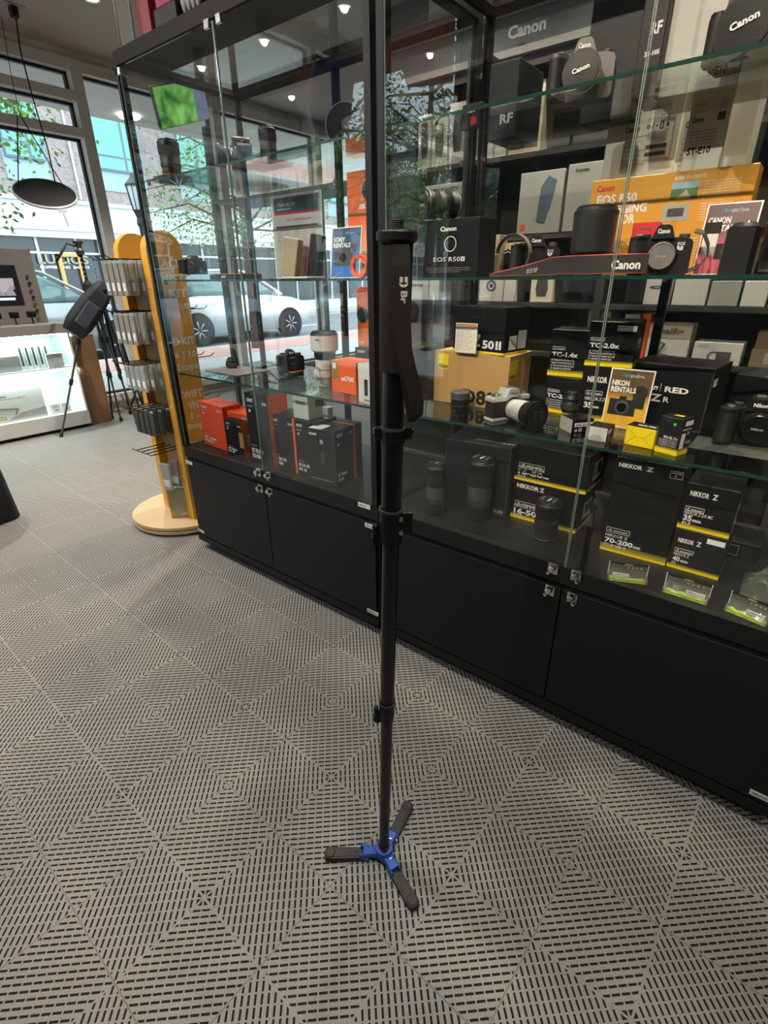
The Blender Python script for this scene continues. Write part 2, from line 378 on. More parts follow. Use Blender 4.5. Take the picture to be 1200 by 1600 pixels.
# ============================================================ DOWNLIGHTS
LAMPC = mat('lamp_lens', (1.0, 0.93, 0.80), 0.4, emit=7)
HOUS = mat('lamp_housing', (0.23, 0.20, 0.17), 0.5)
ORD = ('first', 'second', 'third', 'fourth', 'fifth', 'sixth', 'seventh', 'eighth', 'ninth', 'tenth', 'eleventh')
def downlight(x, y, label, power=26, energy_col=(1, 0.93, 0.83), aim=None, cone=110):
    t = thing('ceiling_spotlight', label, 'ceiling light', (x, y, CH), group='cylindrical ceiling spotlights')
    h = MB(); h.lathe([(0.055, 0.0), (0.055, -0.12), (0.050, -0.125), (0.044, -0.118)], HOUS, 24, cap=False); h.lathe([(0.0, -0.001), (0.055, -0.001)], HOUS, 24, cap=False); h.build('housing', t)
    l = MB(); l.lathe([(0.0, -0.121), (0.042, -0.119)], LAMPC, 20, cap=False); l.build('lamp_lens', t)
    d = bpy.data.lights.new('spot', 'SPOT'); d.energy = power; d.spot_size = math.radians(cone); d.spot_blend = 0.9; d.shadow_soft_size = 0.022; d.color = energy_col
    o = bpy.data.objects.new('spot_light', d); C.objects.link(o); o.parent = t; o.location = (0, 0, -0.13)
    if aim: o.rotation_euler = (Vector(aim) - Vector((x, y, CH - .13))).to_track_quat('-Z', 'Y').to_euler(); d.spot_size = math.radians(46)
    return t
downlight(2.35, 4.36, 'grey cylinder ceiling spotlight glowing above the window corner', 170)
for (x, y, q_) in ((0.5, 4.4, 'nearer the window'), (0.5, 3.3, 'over the draped table')):  # unseen lamps added to brighten the window frames
    downlight(x, y, 'added fill spotlight at the left, the one ' + q_, 130)
for k, y in enumerate((4.85, 3.99, 3.13, 2.27, 1.41, 0.55, -0.31, -1.17)):
    downlight(-1.0, y, '%s lit spotlight from the window in the ceiling row mirrored in the showcase glass' % ORD[k], (34 if y > 3 else 120 if y > 1.2 else 210), (1, .94, .86) if y > 1.2 else (1, .84, .64), (1.5, y * .8 if y < 3 else 2.0, 1.40))
for k, y in enumerate((1.9, 1.0, 0.1, -0.8)):  # unseen row added as general light for the floor
    downlight(0.55, y, '%s added fill spotlight from the window in the row over the open floor' % ORD[k], 30)
for k, (x, y) in enumerate(((1.0, 1.6), (1.0, 0.75), (1.0, -0.1), (1.0, -0.95))):  # another unseen row, added as weak floor fill
    downlight(x, y, '%s added fill spotlight from the window in the row close to the showcase fronts' % ORD[k], 8, (1, 0.92, 0.82))
for k, (x, y) in enumerate(((1.66, 2.0), (1.64, 1.3), (1.60, 0.72), (1.60, 0.1))):  # unseen row added to light the showcase goods from above
    downlight(x, y, '%s added fill spotlight from the window in the row straight above the showcases' % ORD[k], 160 if y > 1 else 290, (1, 0.92, 0.82) if y > 1 else (1, .82, .60), None, 42)
for k, (x, y) in enumerate(((2.2, 2.7), (2.2, 1.7), (2.2, 0.9), (2.2, 0.1))):
    downlight(x, y, '%s ceiling spotlight from the window behind the showcases' % ORD[k], 95, (1, 0.88, 0.72))

# outlet box and cable, hanging reflector disc
t = thing('round_reflector', 'black round disc hanging on thin cords before the window', 'reflector', (2.16, 5.35, 1.95))
D = MB(); D.lathe([(0, -0.008), (0.225, -0.008), (0.230, 0), (0.225, 0.008), (0, 0.008)], mat('disc_black', (0.02, 0.018, 0.018), 0.7), 48, cap=False)
d_ = D.build('disc', t, rot=(math.radians(33), math.radians(3), math.radians(-22)))
E_ = MB(); E_.lathe([(0.225, -0.012), (0.236, -0.006), (0.236, 0.006), (0.225, 0.012), (0.225, -0.012)], mat('rim_white', (0.55, 0.58, 0.56), 0.4), 48, cap=False); E_.build('rim', t, rot=(math.radians(33), math.radians(3), math.radians(-22)))
E_ = MB(); E_.tube([(-0.19, 0.02, 0.02), (-0.07, 0, 0.52), (-0.05, 0, 0.53)], 0.004, BLKM, 6); E_.tube([(0.20, 0.02, 0.0), (-0.05, 0, 0.53)], 0.004, BLKM, 6); E_.tube([(-0.05, 0, 0.53), (-0.02, .05, 0.8), (0.03, .10, 1.16)], 0.0025, BLKM, 6); E_.build('cord', t)
E_ = MB(); E_.box(-0.01, 0.05, -0.205, -0.195, -0.155, -0.128, mat('tag_white', (0.7, 0.6, 0.55), 0.5)); E_.tube([(0.02, -0.20, -0.155), (0.04, -0.20, -0.25)], 0.003, GRAYD, 6); E_.build('pull_tag', t)
t = thing('power_outlet', 'cream outlet plate with black plug above the window frame', 'outlet', (2.19, 5.20, CH))
E_ = MB(); E_.box(-0.07, 0.07, -0.05, 0.05, -0.006, 0.0, mat('outlet_cream', (0.34, 0.30, 0.25), 0.5), 0.003); E_.build('plate', t)
E_ = MB(); E_.box(-0.03, 0.02, -0.03, 0.03, -0.07, -0.006, BLKM, 0.008); E_.build('plug', t)
E_ = MB(); E_.tube([(0, 0, -0.07), (-.01, 0.03, -0.25), (0.01, 0.06, -0.5), (0.03, 0.09, -0.62), (0.06, 0.12, -0.85), (0.06, 0.13, -1.1)], 0.005, BLKM, 6); E_.build('power_cable', t)

# ============================================================ STREET
mb = MB(); mb.box(-60, 40, 5.9, 10.2, -0.13, -0.05, mat('sidewalk_concrete', (0.45, 0.44, 0.41), 0.8, noise=0.08, nscale=1.5)); tag(mb.build('sidewalk'), kind='structure')
PAV = brick_mat('red_paver', (0.55, 0.26, 0.22), (0.62, 0.33, 0.28), (0.5, 0.4, 0.36), 6, True)
mb = MB(); mb.box(-60, 40, 8.7, 10.0, -0.06, -0.045, PAV); tag(mb.build('brick_paver_strip'), kind='structure')
mb = MB(); mb.box(-60, 40, 10.2, 17.2, -0.25, -0.18, mat('asphalt', (0.20, 0.205, 0.21), 0.8, noise=0.15, nscale=40)); tag(mb.build('road'), kind='structure')
mb = MB(); LM = mat('road_paint', (0.7, 0.7, 0.68), 0.7)
for k in range(-9, 6):
    mb.box(k * 4.0, k * 4.0 + 1.8, 13.65, 13.8, -0.18, -0.175, LM)
for k in range(7): mb.box(-6.0 + k * 0.9, -5.5 + k * 0.9, 12.0, 15.2, -0.18, -0.175, LM)
tag(mb.build('road_marking'), kind='structure')
mb = MB(); mb.box(-60, 40, 17.2, 19.2, -0.2, -0.04, MATS['sidewalk_concrete']); tag(mb.build('far_sidewalk'), kind='structure')
mb = MB(); mb.box(-60, -2.98, -8, 5.9, -0.13, -0.05, MATS['sidewalk_concrete']); tag(mb.build('side_pavement'), kind='structure')
# canopy above the shop window
mb = MB(); mb.box(-2.9, 8, 5.92, 7.55, 3.10, 3.35, mat('soffit_grey', (0.50, 0.50, 0.46), 0.7)); tag(mb.build('canopy'), kind='structure')
for k, (x, y) in enumerate(((4.05, 7.15), (2.62, 7.15), (1.0, 7.15), (-1.0, 7.15))):
    E_ = MB(); E_.lathe([(0.0, -0.03), (0.12, -0.025), (0.13, 0.0)], mat('soffit_lamp', (1, 0.98, 0.9), 0.4, emit=9), 24, cap=False)
    tag(E_.build('canopy_light', loc=(x, y, 3.098)), '%s round white light from the right in the canopy outside the window' % ORD[k], 'ceiling light', 'round canopy lights')

BRK = brick_mat('grey_pink_brick', (0.21, 0.165, 0.16), (0.31, 0.25, 0.24), (0.36, 0.32, 0.31), 4.2)
PANEL = mat('pale_blue_panel', (0.27, 0.37, 0.41), 0.6)
TEAL = mat('teal_window', (0.12, 0.34, 0.31), 0.25, noise=0.25, nscale=2)
WFR = mat('window_frame_slate', (0.12, 0.16, 0.18), 0.5)
STW = mat('white_storefront', (0.55, 0.57, 0.56), 0.6)
DKW = mat('storefront_glass', (0.035, 0.045, 0.05), 0.12)
ORW = wood_mat('orange_door_wood', (0.62, 0.30, 0.08), (0.75, 0.40, 0.14))
FY = 19.2
def facade(x0, x1, y0, label, top=11.5, bays=(), signs=(), upper=BRK):
    t = thing('apartment_building', label, 'building', ((x0 + x1) / 2, y0, 0)); cx = (x0 + x1) / 2
    m = MB(); m.box(x0 - cx, x1 - cx, 0, 6, 3.55, top, upper); m.build('brick_wall', t)
    m = MB(); m.box(x0 - cx, x1 - cx, -0.12, 6, 2.5, 3.45, STW); m.box(x0 - cx, x1 - cx, -0.18, 6, 3.45, 3.56, mat('band_grey', (0.5, 0.53, 0.52), 0.6))
    m.box(x0 - cx, x1 - cx, -0.16, -0.12, 2.70, 2.74, mat('band_grey', (0.5, 0.53, 0.52), 0.6)); m.build('storefront_band', t)
    m = MB(); m.box(x0 - cx, x1 - cx, 0.3, 6, 0, 2.5, mat('shop_interior', (0.07, 0.065, 0.06), 0.9)); m.build('shop_wall', t)
    # storefront panes and frames
    k = x0; n = 0
    while k < x1 - 0.4:
        p = MB(); wd = min(1.15, x1 - k)
        p.box(k - cx, k - cx + 0.07, -0.02, 0.12, 0, 2.5, STW); p.box(k - cx + 0.07, k - cx + wd, -0.02, 0.08, 2.05, 2.11, STW)
        p.box(k - cx + 0.07, k - cx + wd, -0.02, 0.1, 0, 0.35, STW)
        p.box(k - cx + 0.07, k - cx + wd, 0.03, 0.05, 0.35, 2.05, DKW); p.box(k - cx + 0.07, k - cx + wd, 0.03, 0.05, 2.11, 2.5, DKW)
        p.build('shop_window', t); k += wd; n += 1
    for (a, b) in bays:
        z = 4.5
        while z < top - 1.5:
            p = MB(); p.box(a - cx - 0.06, b - cx + 0.06, -0.03, 0.05, z - 0.56, z + 1.47 + 0.9, PANEL); p.build('bay_panel', t)
            q = MB(); q.box(a - cx, b - cx, -0.10, -0.03, z, z + 1.5, WFR)
            xm = a + (b - a) * 0.62
            for (u, v, zz0, zz1) in ((a + .04, xm - .04, z + .42, z + 1.45), (xm + .04, b - .04, z + .42, z + 1.45), (a + .04, xm - .04, z + .05, z + .36), (xm + .04, b - .04, z + .05, z + .36)):
                q.box(u - cx, v - cx, -0.115, -0.10, zz0, zz1, TEAL)
            q.build('window', t)
            z += 3.0
    return t, cx
b1, cx = facade(2.5, 14.0, FY, 'grey brick building with teal bay windows over white storefront across the street', bays=((5.1, 6.2), (6.9, 7.95), (9.45, 11.0), (12.4, 13.6)))
m = MB(); m.box(8.72 - cx, 8.77 - cx, -0.08, -0.03, 3.6, 8, mat('drain_pipe', (0.6, 0.6, 0.57), 0.5)); m.build('drain_pipe', b1)
m = MB(); m.box(8.98 - cx, 9.95 - cx, -0.2, 0.1, 0, 2.5, STW); m.build('white_pier', b1)
m = MB()
for x in (7.62, 8.22): m.box(x - cx, x + 0.11 - cx, -0.09, -0.02, 0.0, 2.05, ORW)
m.box(7.62 - cx, 8.33 - cx, -0.09, -0.02, 1.98, 2.08, ORW); m.build('door_frame', b1)
GOLD = mat('gold_letter', (0.30, 0.29, 0.20), 0.5)
m = MB(); m.text('LUCIOS', (7.05 - cx, -0.05, 1.78), (1, 0, 0), (0, 0, 1), 0.24, GOLD, width=1.5); m.text('COFFEE  AND  BAKERY', (7.05 - cx, -0.05, 1.64), (1, 0, 0), (0, 0, 1), 0.07, WHITE, width=1.5); m.build('window_lettering', b1)
facade(-9.0, 2.3, FY, 'brick building with teal windows mirrored in the left showcase', bays=((-7.9, -6.2), (-4.6, -3.2), (-1.2, 0.5)), top=9.5)
facade(-24.0, -9.2, FY + 1, 'long brick block with dark shop windows mirrored in the showcase', bays=((-22.5, -20.8), (-19, -17.2), (-15.4, -13.6), (-11.9, -10.4)), top=7.5)
facade(-46.0, -24.4, FY + 2, 'far brick block at the end of the mirrored street', bays=((-44, -42), (-39, -37), (-34, -32), (-29, -27)), top=6.6)
facade(14.2, 26.0, FY, 'farther brick building seen through the left showcase', bays=((16, 17.5), (20, 21.5)), top=11)
m = MB(); m.text('HANDMADE BY', (-3.7, 0, 0), (-1, 0, 0), (0, 0, 1), 0.3, mat('neon_letter', (0.8, 0.82, 0.86), 0.4), width=2.0); 
tag(m.build('shop_sign', loc=(0, FY - 0.16, 2.85)), 'white lettering sign over the mirrored shop across the street', 'sign')

# street trees
BARK = mat('tree_bark', (0.10, 0.075, 0.055), 0.9, bump=0.6, nscale=30)
LEAF = mat('leaf_green', (0.10, 0.23, 0.045), 0.6, noise=0.45, nscale=1.2); LEAF2 = mat('leaf_light', (0.24, 0.40, 0.10), 0.6, noise=0.3, nscale=2)
def tree_meshes(seed, R=2.4, zc=4.6, n=5200):
    r = random.Random(seed); tr = MB(); pts = [(0, 0, 0), (0.03, 0, 1.2), (-0.04, 0.02, 2.4), (0.05, 0, 3.6), (0, 0, 5.2)]
    tr.tube(pts, [0.13, 0.10, 0.09, 0.06, 0.02], BARK, 10); fo = MB(); tips = []
    for k in range(34):
        a = r.uniform(0, 2 * PI); z0 = r.uniform(2.3, 4.6); L = r.uniform(0.9, R); el = r.uniform(0.0, 0.7)
        p0 = Vector((0, 0, z0)); d = Vector((math.cos(a) * math.cos(el), math.sin(a) * math.cos(el), math.sin(el)))
        p1 = p0 + d * L * 0.6; p2 = p0 + d * L + Vector((0, 0, -0.25 * L)); tr.tube([p0, p1, p2], [0.03, 0.018, 0.006], BARK, 5); tips.append((p0, p1, p2))
    vs = []; fs = []; vs2 = []; fs2 = []
    for k in range(n):
        p0, p1, p2 = r.choice(tips); q = r.random(); base = p1.lerp(p2, q) if r.random() < 0.8 else p0.lerp(p1, q)
        c = base + Vector((r.gauss(0, .2), r.gauss(0, .2), r.gauss(-.12, .22)))
        d = Vector((r.gauss(0, 1), r.gauss(0, 1), r.gauss(-.8, .6))).normalized(); u = d.cross(Vector((r.random(), r.random(), r.random()))).normalized()
        L = r.uniform(.05, .10); W = L * 0.28; A, F_ = (vs, fs) if r.random() < .6 else (vs2, fs2); o = len(A)
        A += [c, c + d * L * .5 + u * W, c + d * L, c + d * L * .5 - u * W]; F_.append((o, o + 1, o + 2, o + 3))
    fo.add(vs, fs, LEAF); fo.add(vs2, fs2, LEAF2); return tr, fo
tA = thing('street_tree', 'leafy street tree whose twigs hang into the left window view', 'tree', (2.15, 9.2, -0.05))
a_, f_ = tree_meshes(3, 2.3); a_.build('trunk', tA); f_.build('foliage', tA)
spots = [(-3.2, 9.3, 'slim street tree mirrored in the middle of the left showcase'), (-7.6, 9.2, 'street tree mirrored beside the black showcase post'), (-12.0, 9.4, 'street tree mirrored in the glass of the right showcase'), (7.2, 9.2, 'street tree seen behind the left showcase'), (-18.0, 9.4, 'farthest street tree of the mirrored row'), (-6.4, 6.0, 'big tree at the corner mirrored high in the right showcase')]
for k, (x, y, lb) in enumerate(spots):
    c = copy_tree(tA); c.location = (x, y, -0.05); c.rotation_euler.z = 1.3 * k + 0.7; s_ = (0.8, 1.05, 1.1, 0.9, 1.2, 1.0)[k]; c.scale = (s_,) * 3; c['label'] = lb
# hedge and fence across the road
m = MB(); IR = mat('iron_fence', (0.02, 0.02, 0.02), 0.5)
for k in range(60): m.box(-9.5 + k * 0.12, -9.48 + k * 0.12, -0.01, 0.01, 0, 0.85, IR)
m.box(-9.5, -2.4, -0.015, 0.015, 0.78, 0.81, IR); m.box(-9.5, -2.4, -0.015, 0.015, 0.1, 0.13, IR)
tag(m.build('iron_fence', loc=(0, 18.09, -0.04)), 'black iron railing along the far pavement', 'fence')
m = MB(); m.box(-9.5, -2.4, 0, 0.7, 0, 0.2, mat('planter_stone', (0.25, 0.24, 0.22), 0.8))
pl = tag(m.build('planter', loc=(0, 17.35, -0.04)), 'low stone planter of green shrubs along the far pavement', 'planter')
r = random.Random(5); vs = []; fs = []
for k in range(2600):
    c = Vector((r.uniform(-9.4, -2.5), r.uniform(0.05, .65), 0.2 + abs(r.gauss(0, .16)))); d = Vector((r.gauss(0, 1), r.gauss(0, 1), r.gauss(.5, .6))).normalized(); u = d.cross(Vector((r.random(), r.random(), 1))).normalized()
    L = .12; o = len(vs); vs += [c, c + d * L * .5 + u * .03, c + d * L, c + d * L * .5 - u * .03]; fs.append((o, o + 1, o + 2, o + 3))
m = MB(); m.add(vs, fs, LEAF2); tag(m.build('shrub_leaves', pl), kind='stuff')

# street lamp
t = thing('street_lamp', 'black lantern street lamp outside beside the showcase edge', 'street lamp', (4.97, 9.0, -0.05)); t.scale = (.8, .8, .9); IRN = mat('lamp_iron', (0.03, 0.035, 0.04), 0.5)
m = MB(); m.lathe([(0.12, 0), (0.12, .3), (.07, .4), (.045, .6), (.04, 2.35), (.07, 2.4), (.05, 2.5), (.1, 2.62)], IRN, 16); m.build('post', t)
m = MB(); m.lathe([(0.09, 2.62), (.15, 2.98)], mat('lantern_glass', (.7, .8, .82), .2), 8, smooth=False); m.build('lantern', t)
m = MB(); m.lathe([(0.17, 2.98), (.17, 3.01), (.05, 3.12), (.0, 3.2)], IRN, 8, smooth=False)
for k in range(8): a = 2 * PI * k / 8; m.tube([(0.095 * math.cos(a), .095 * math.sin(a), 2.62), (.155 * math.cos(a), .155 * math.sin(a), 2.98)], .009, IRN, 5)
m.build('lantern_cap', t)

# cars
TIRE = mat('tyre', (0.02, 0.02, 0.02), 0.8); RIM = mat('alloy_rim', (0.5, 0.5, 0.5), 0.35, 0.7); CARG = mat('car_glass', (0.12, 0.22, 0.22), 0.08, spec=0.8)
def bulge(poly, y0, y1, inset, m, M_):
    "body shell: the side profile with its edges rounded in plan"
    n = len(poly); cx = sum(p[0] for p in poly) / n; cz = sum(p[1] for p in poly) / n; layers = [(y0, inset), (y0 + 0.10, inset * .25), (y0 + .25, 0), (y1 - .25, 0), (y1 - .10, inset * .25), (y1, inset)]
    vs = []
    for (y, i) in layers:
        for (x, z) in poly: vs.append((cx + (x - cx) * (1 - i), y, cz + (z - cz) * (1 - i * 1.2)))
    fs = []
    for k in range(len(layers) - 1):
        for j in range(n): fs.append((k * n + j, k * n + (j + 1) % n, (k + 1) * n + (j + 1) % n, (k + 1) * n + j))
    fs.append(tuple(reversed(range(n)))); fs.append(tuple((len(layers) - 1) * n + j for j in range(n)))
    M_.add(vs, fs, m, True)
def car(x, y, col, label, flip=False, name='c'):
    t = thing('parked_car', label, 'car', (x, y, -0.18), PI if flip else 0)
    P = mat('car_paint_' + name, col, 0.25, 0.3, coat=0.8)
    b = MB(); prof = [(-2.25, .35), (-2.3, .75), (-2.2, 1.05), (-1.3, 1.12), (0.75, 1.10), (1.6, 1.02), (2.15, .88), (2.32, .65), (2.3, .35), (1.9, .22), (-1.9, .22)]
    bulge(prof[::-1], -0.92, 0.92, .06, P, b); b.build('body', t)
    g = MB(); cab = [(-2.1, 1.08), (-1.75, 1.45), (-1.2, 1.62), (-.1, 1.66), (.35, 1.58), (1.25, 1.08)]
    bulge(cab[::-1], -0.78, 0.78, .12, CARG, g); g.build('windows', t)
    r_ = MB(); r_.ribbon([(-1.85, 0, 1.48), (-1.2, 0, 1.645), (-.1, 0, 1.685), (.4, 0, 1.60)], (0, 1.3, 0), .03, P)
    for s in (-1, 1):
        r_.tube([(1.30, s * .80, 1.08), (.38, s * .68, 1.60), (-.1, s * .66, 1.68), (-1.2, s * .66, 1.64), (-1.85, s * .68, 1.46), (-2.1, s * .76, 1.1)], .035, P, 6)
        r_.tube([(-.35, s * .80, 1.08), (-.45, s * .68, 1.66)], .03, P, 6)
    r_.build('roof', t)
    for s in (-1, 1):
        q = MB(); q.lathe([(0.0, -.09), (.08, -.09), (.10, -.05), (0.05, .06), (0, .06)], P, 12, 'X', (0.95, s * 1.02, 1.12), sx=0.8); q.build('side_mirror', t)
    for wx in (-1.45, 1.42):
        for s in (-1, 1):
            wh = MB(); wh.lathe([(.20, -.11), (.33, -.11), (.345, -.07), (.345, .07), (.33, .11), (.20, .11)], TIRE, 32, 'Y', (wx, s * .84, .345))
            wh.build('tyre', t); rm = MB(); rm.lathe([(0, s * .10), (.05, s * .11), (.06, s * .06), (.2, s * .07), (.225, s * .115)], GRAYD, 24, 'Y', (wx, s * .84, .345), cap=False)
            for k in range(7):
                a = 2 * PI * k / 7; rm.tube([(wx + .04 * math.cos(a), s * .95, .345 + .04 * math.sin(a)), (wx + .21 * math.cos(a), s * .955, .345 + .21 * math.sin(a))], .016, RIM, 5)
            rm.build('rim', t)
        ar = MB()
        for s in (-1, 1): ar.lathe([(.36, 0), (.41, 0), (.41, .03), (.36, .03)], BLKM, 28, 'Y', (wx, s * .93 - .015, .345))
        ar.build('wheel_arch', t)
    hl = MB()
    for s in (-1, 1): hl.box(2.12, 2.27, s * .55 - .18, s * .55 + .18, .74, .86, mat('headlight', (.8, .85, .85), .1), .03)
    hl.build('headlight', t); return t
car(3.72, 11.85, (0.30, 0.32, 0.33), 'silver grey SUV parked outside the window', name='silver')
car(8.75, 12.35, (0.62, 0.66, 0.67), 'pale car parked ahead of the silver SUV', name='pale')
car(-4.6, 11.8, (0.35, 0.50, 0.62), 'light blue car mirrored in the showcases', True, name='blue')
car(-11.2, 11.8, (0.7, 0.72, 0.72), 'white car mirrored far along the kerb', name='white')

# picture film on the upper side window
def film(name, c):
    m_ = mat(name, c, .6); nt = m_.node_tree; o_ = nt.nodes['Material Output']; tl = nt.nodes.new('ShaderNodeBsdfTranslucent'); tl.inputs[0].default_value = (*c, 1); mx = nt.nodes.new('ShaderNodeMixShader'); mx.inputs[0].default_value = .65
    nt.links.new(nt.nodes['Principled BSDF'].outputs[0], mx.inputs[1]); nt.links.new(tl.outputs[0], mx.inputs[2]); nt.links.new(mx.outputs[0], o_.inputs[0]); return m_
m = MB(); PK = film('film_dusty_pink', (.60, .27, .24)); NV = film('film_denim', (.10, .14, .32)); PW_ = film('film_pale', (.7, .72, .75))
m.box(0, .004, 0, 1.30, 0, .30, PK); m.prism([(.0, -.22), (.55, -.16), (.62, .0), (.0, .0)], 0, .004, PK, 'YZ')
m.prism([(.62, .27), (1.02, .26), (.98, -.34), (.74, -.38), (.66, -.05)], -.002, -.0005, NV, 'YZ') if 0 else None
tag(m.build('window_film', loc=(RX0 + .035, 3.36, 3.22)), 'dusty pink picture film across the top of the mirrored side window', 'film')
m = MB(); m.prism([(.0, .30), (.62, .30), (.78, .0), (.70, -.36), (.40, -.44), (.12, -.30), (.06, .0)], 0, .004, NV, 'YZ'); m.prism([(.62, .30), (.68, .30), (.84, .0), (.76, -.38), (.70, -.36), (.78, .0)], .0, .005, PW_, 'YZ'); m.box(0, .004, .66, .98, -.1, .28, PK)
tag(m.build('window_film', loc=(RX0 + .035, 4.58, 3.22)), 'denim blue picture film on the far half of the mirrored side window', 'film')
m = MB(); m.text('Canon', (2.845, on(793, 62, 0, 2.845).y, on(793, 62, 0, 2.845).z), (0, -1, 0), (0, 0, 1), .045, mat('sign_silver', (.55, .57, .58), .4), .19); tag(m.build('wall_sign'), 'silver brand lettering high on the blue grey back wall', 'sign')

# ============================================================ SHOWCASES
GX = 1.263; BX = 1.80; Z1, Z2, Z3, ZT = 0.895, 1.282, 1.642, 1.995; ZD = 0.552
def lockset(parent, y, z, s):
    h = MB(); h.box(GX - 0.012, GX - 0.002, y - 0.014, y + 0.014, z - 0.016, z + 0.016, CHROME, 0.002)
    h.lathe([(0.0105, 0), (0.0105, .014), (.007, .018), (0, .018)], CHROME, 16, '-X', (GX - 0.012, y, z + .004))
    h.lathe([(0.005, 0), (0.005, .01), (0, .012)], CHROME, 10, '-X', (GX - 0.012, y + .008 * s, z - .012))
    h.build('lock', parent)
def showcase(y0, y1, ym, label, left_side):
    t = thing('display_showcase', label, 'display cabinet', (0, 0, 0), group='black glass display showcases')
    BASE = mat('base_black', (.006, .0065, .008), .45, spec=.28); m = MB(); m.box(GX + 0.004, BX, y0, y1, 0.06, 0.497, BASE); m.box(GX + 0.03, BX, y0 + .02, y1 - .02, 0.0, 0.06, BLKM)
    m.box(GX - 0.012, BX, y0, y1, 0.045, 0.075, BASE); m.build('base_body', t)
    for (a, b) in ((y0 + .012, ym - .002), (ym + .002, y1 - .012)):
        d = MB(); d.box(GX - 0.010, GX + 0.004, a, b, 0.08, 0.485, BASE, 0.0015); dd = d.build('base_door', t)
    m = MB(); m.box(GX - 0.006, BX, y0, y1, 0.50, ZD, BLK); m.box(GX + .02, BX, y0 + .01, y1 - .01, ZD - .001, ZD + .0005, DECK); m.build('deck_beam', t)
    HDR = mat('header_black', (0.022, 0.020, 0.019), 0.7, spec=.15); m = MB(); m.box(GX - 0.010, GX + .15, y0, y1, ZT, ZT + 0.042, HDR); m.box(BX - .06, BX, y0, y1, ZT, ZT + 0.042, HDR)
    for yy in (y0, y1 - .05): m.box(GX + .15, BX - .06, yy, yy + .05, ZT, ZT + .042, HDR)
    m.build('header_beam', t)
    m = MB(); m.box(GX + .15, BX - .06, y0 + .05, y1 - .05, ZT + .01, ZT + .018, GLASS); m.build('top_pane', t)  # glass top added so the spotlights above can light the shelves
    # uprights
    for (yy0, yy1) in ((y0, y0 + .022), (y1 - (.014 if left_side else .022), y1)):
        p = MB(); p.box(GX - 0.012, GX + 0.02, yy0, yy1, ZD, ZT, BASE); p.build('front_post', t)
        p = MB(); p.box(BX - 0.025, BX, yy0, yy1, ZD, ZT, BLK); p.build('rear_post', t)
    p = MB(); p.box(BX - 0.022, BX, ym - .012, ym + .012, ZD, ZT, BLK); p.build('rear_stile', t)
    # doors, side panes, rear panes
    for (a, b) in ((y0 + .0235, ym - .002), (ym + .002, y1 - .0235)):
        d = MB(); d.box(GX - 0.009, GX - 0.004, a, b, ZD + .004, ZT - .006, GLASS)
        for yy in (a, b): d.box(GX - 0.0095, GX - 0.0035, yy - .0007, yy + .0007, ZD + .004, ZT - .006, DEDGE)
        d.build('glass_door', t)
    for yy in (y0 + .010, y1 - .010):
        d = MB(); d.box(GX + .02, BX - .025, yy - .0025, yy + .0025, ZD, ZT, GLASS); d.build('side_pane', t)
    d = MB(); d.box(BX - .012, BX - .008, y0 + .02, y1 - .02, ZD, ZT, GLASS); d.build('rear_pane', t)
    for z in (Z1, Z2, Z3):
        s = MB(); s.box(GX + .022, BX - .03, y0 + .025, y1 - .025, z - .007, z, GSHELF)
        s.box(GX + .0212, GX + .0225, y0 + .025, y1 - .025, z - .0072, z + .0002, GEDGE); s.build('glass_shelf', t)
        for yy in (y0 + .03, y1 - .03, ym):
            for xx in ((GX + .03, BX - .04) if yy != ym else (BX - .04,)):
                q = MB(); q.cyl((xx, yy, z - .018), (xx, yy, z - .007), .006, .008, CHROME, 10); q.build('shelf_bracket', t)
    for s, yy in ((1, ym + .032), (-1, ym - .032)):
        lockset(t, yy, ZD - .012, s); lockset(t, yy, 0.468, s)
    for yy in (ym - .03, ym + .03):
        q = MB(); q.box(GX - .012, GX - .003, yy - .012, yy + .012, ZT - .02, ZT + .004, CHROME, .002); q.build('top_clip', t)
    for yy, z, nm in ((y0 + .06, .545, 'x'), (y0 + .03, .472, 'x'), (y0 + .03, .10, 'x'), (y1 - .03, .472, 'x'), (y1 - .03, .10, 'x')):
        q = MB(); q.box(GX - .0115, GX - .009, yy - .028, yy + .028, z - .008, z + .008, mat('asset_sticker', (.6, .62, .6), .4)); 
        q.text('IMPULSE', (GX - .0118, yy + .022, z - .003), (0, -1, 0), (0, 0, 1), .006, GRAYD); q.build('sticker', t)
    for yy in (y0 + .05, y1 - .05):
        for xx in (GX + .07, BX - .07):
            q = MB(); q.lathe([(.018, 0), (.018, .012), (.01, .014), (.01, .03)], BLKM, 12, at=(xx, yy, -0.0)); q.build('foot', t)
    if left_side:
        q = MB(); q.box(GX - .012, GX + .02, y1 - .03, y1 + .002, ZT - .03, ZT - .006, STEEL, .002); q.build('corner_bracket', t)
    return t
case_l = showcase(1.035, 2.250, 1.650, 'black glass showcase on the left stocked with orange and black lens boxes', True)
case_r = showcase(-0.225, 1.015, 0.370, 'black glass showcase on the right stocked with yellow striped boxes', False)

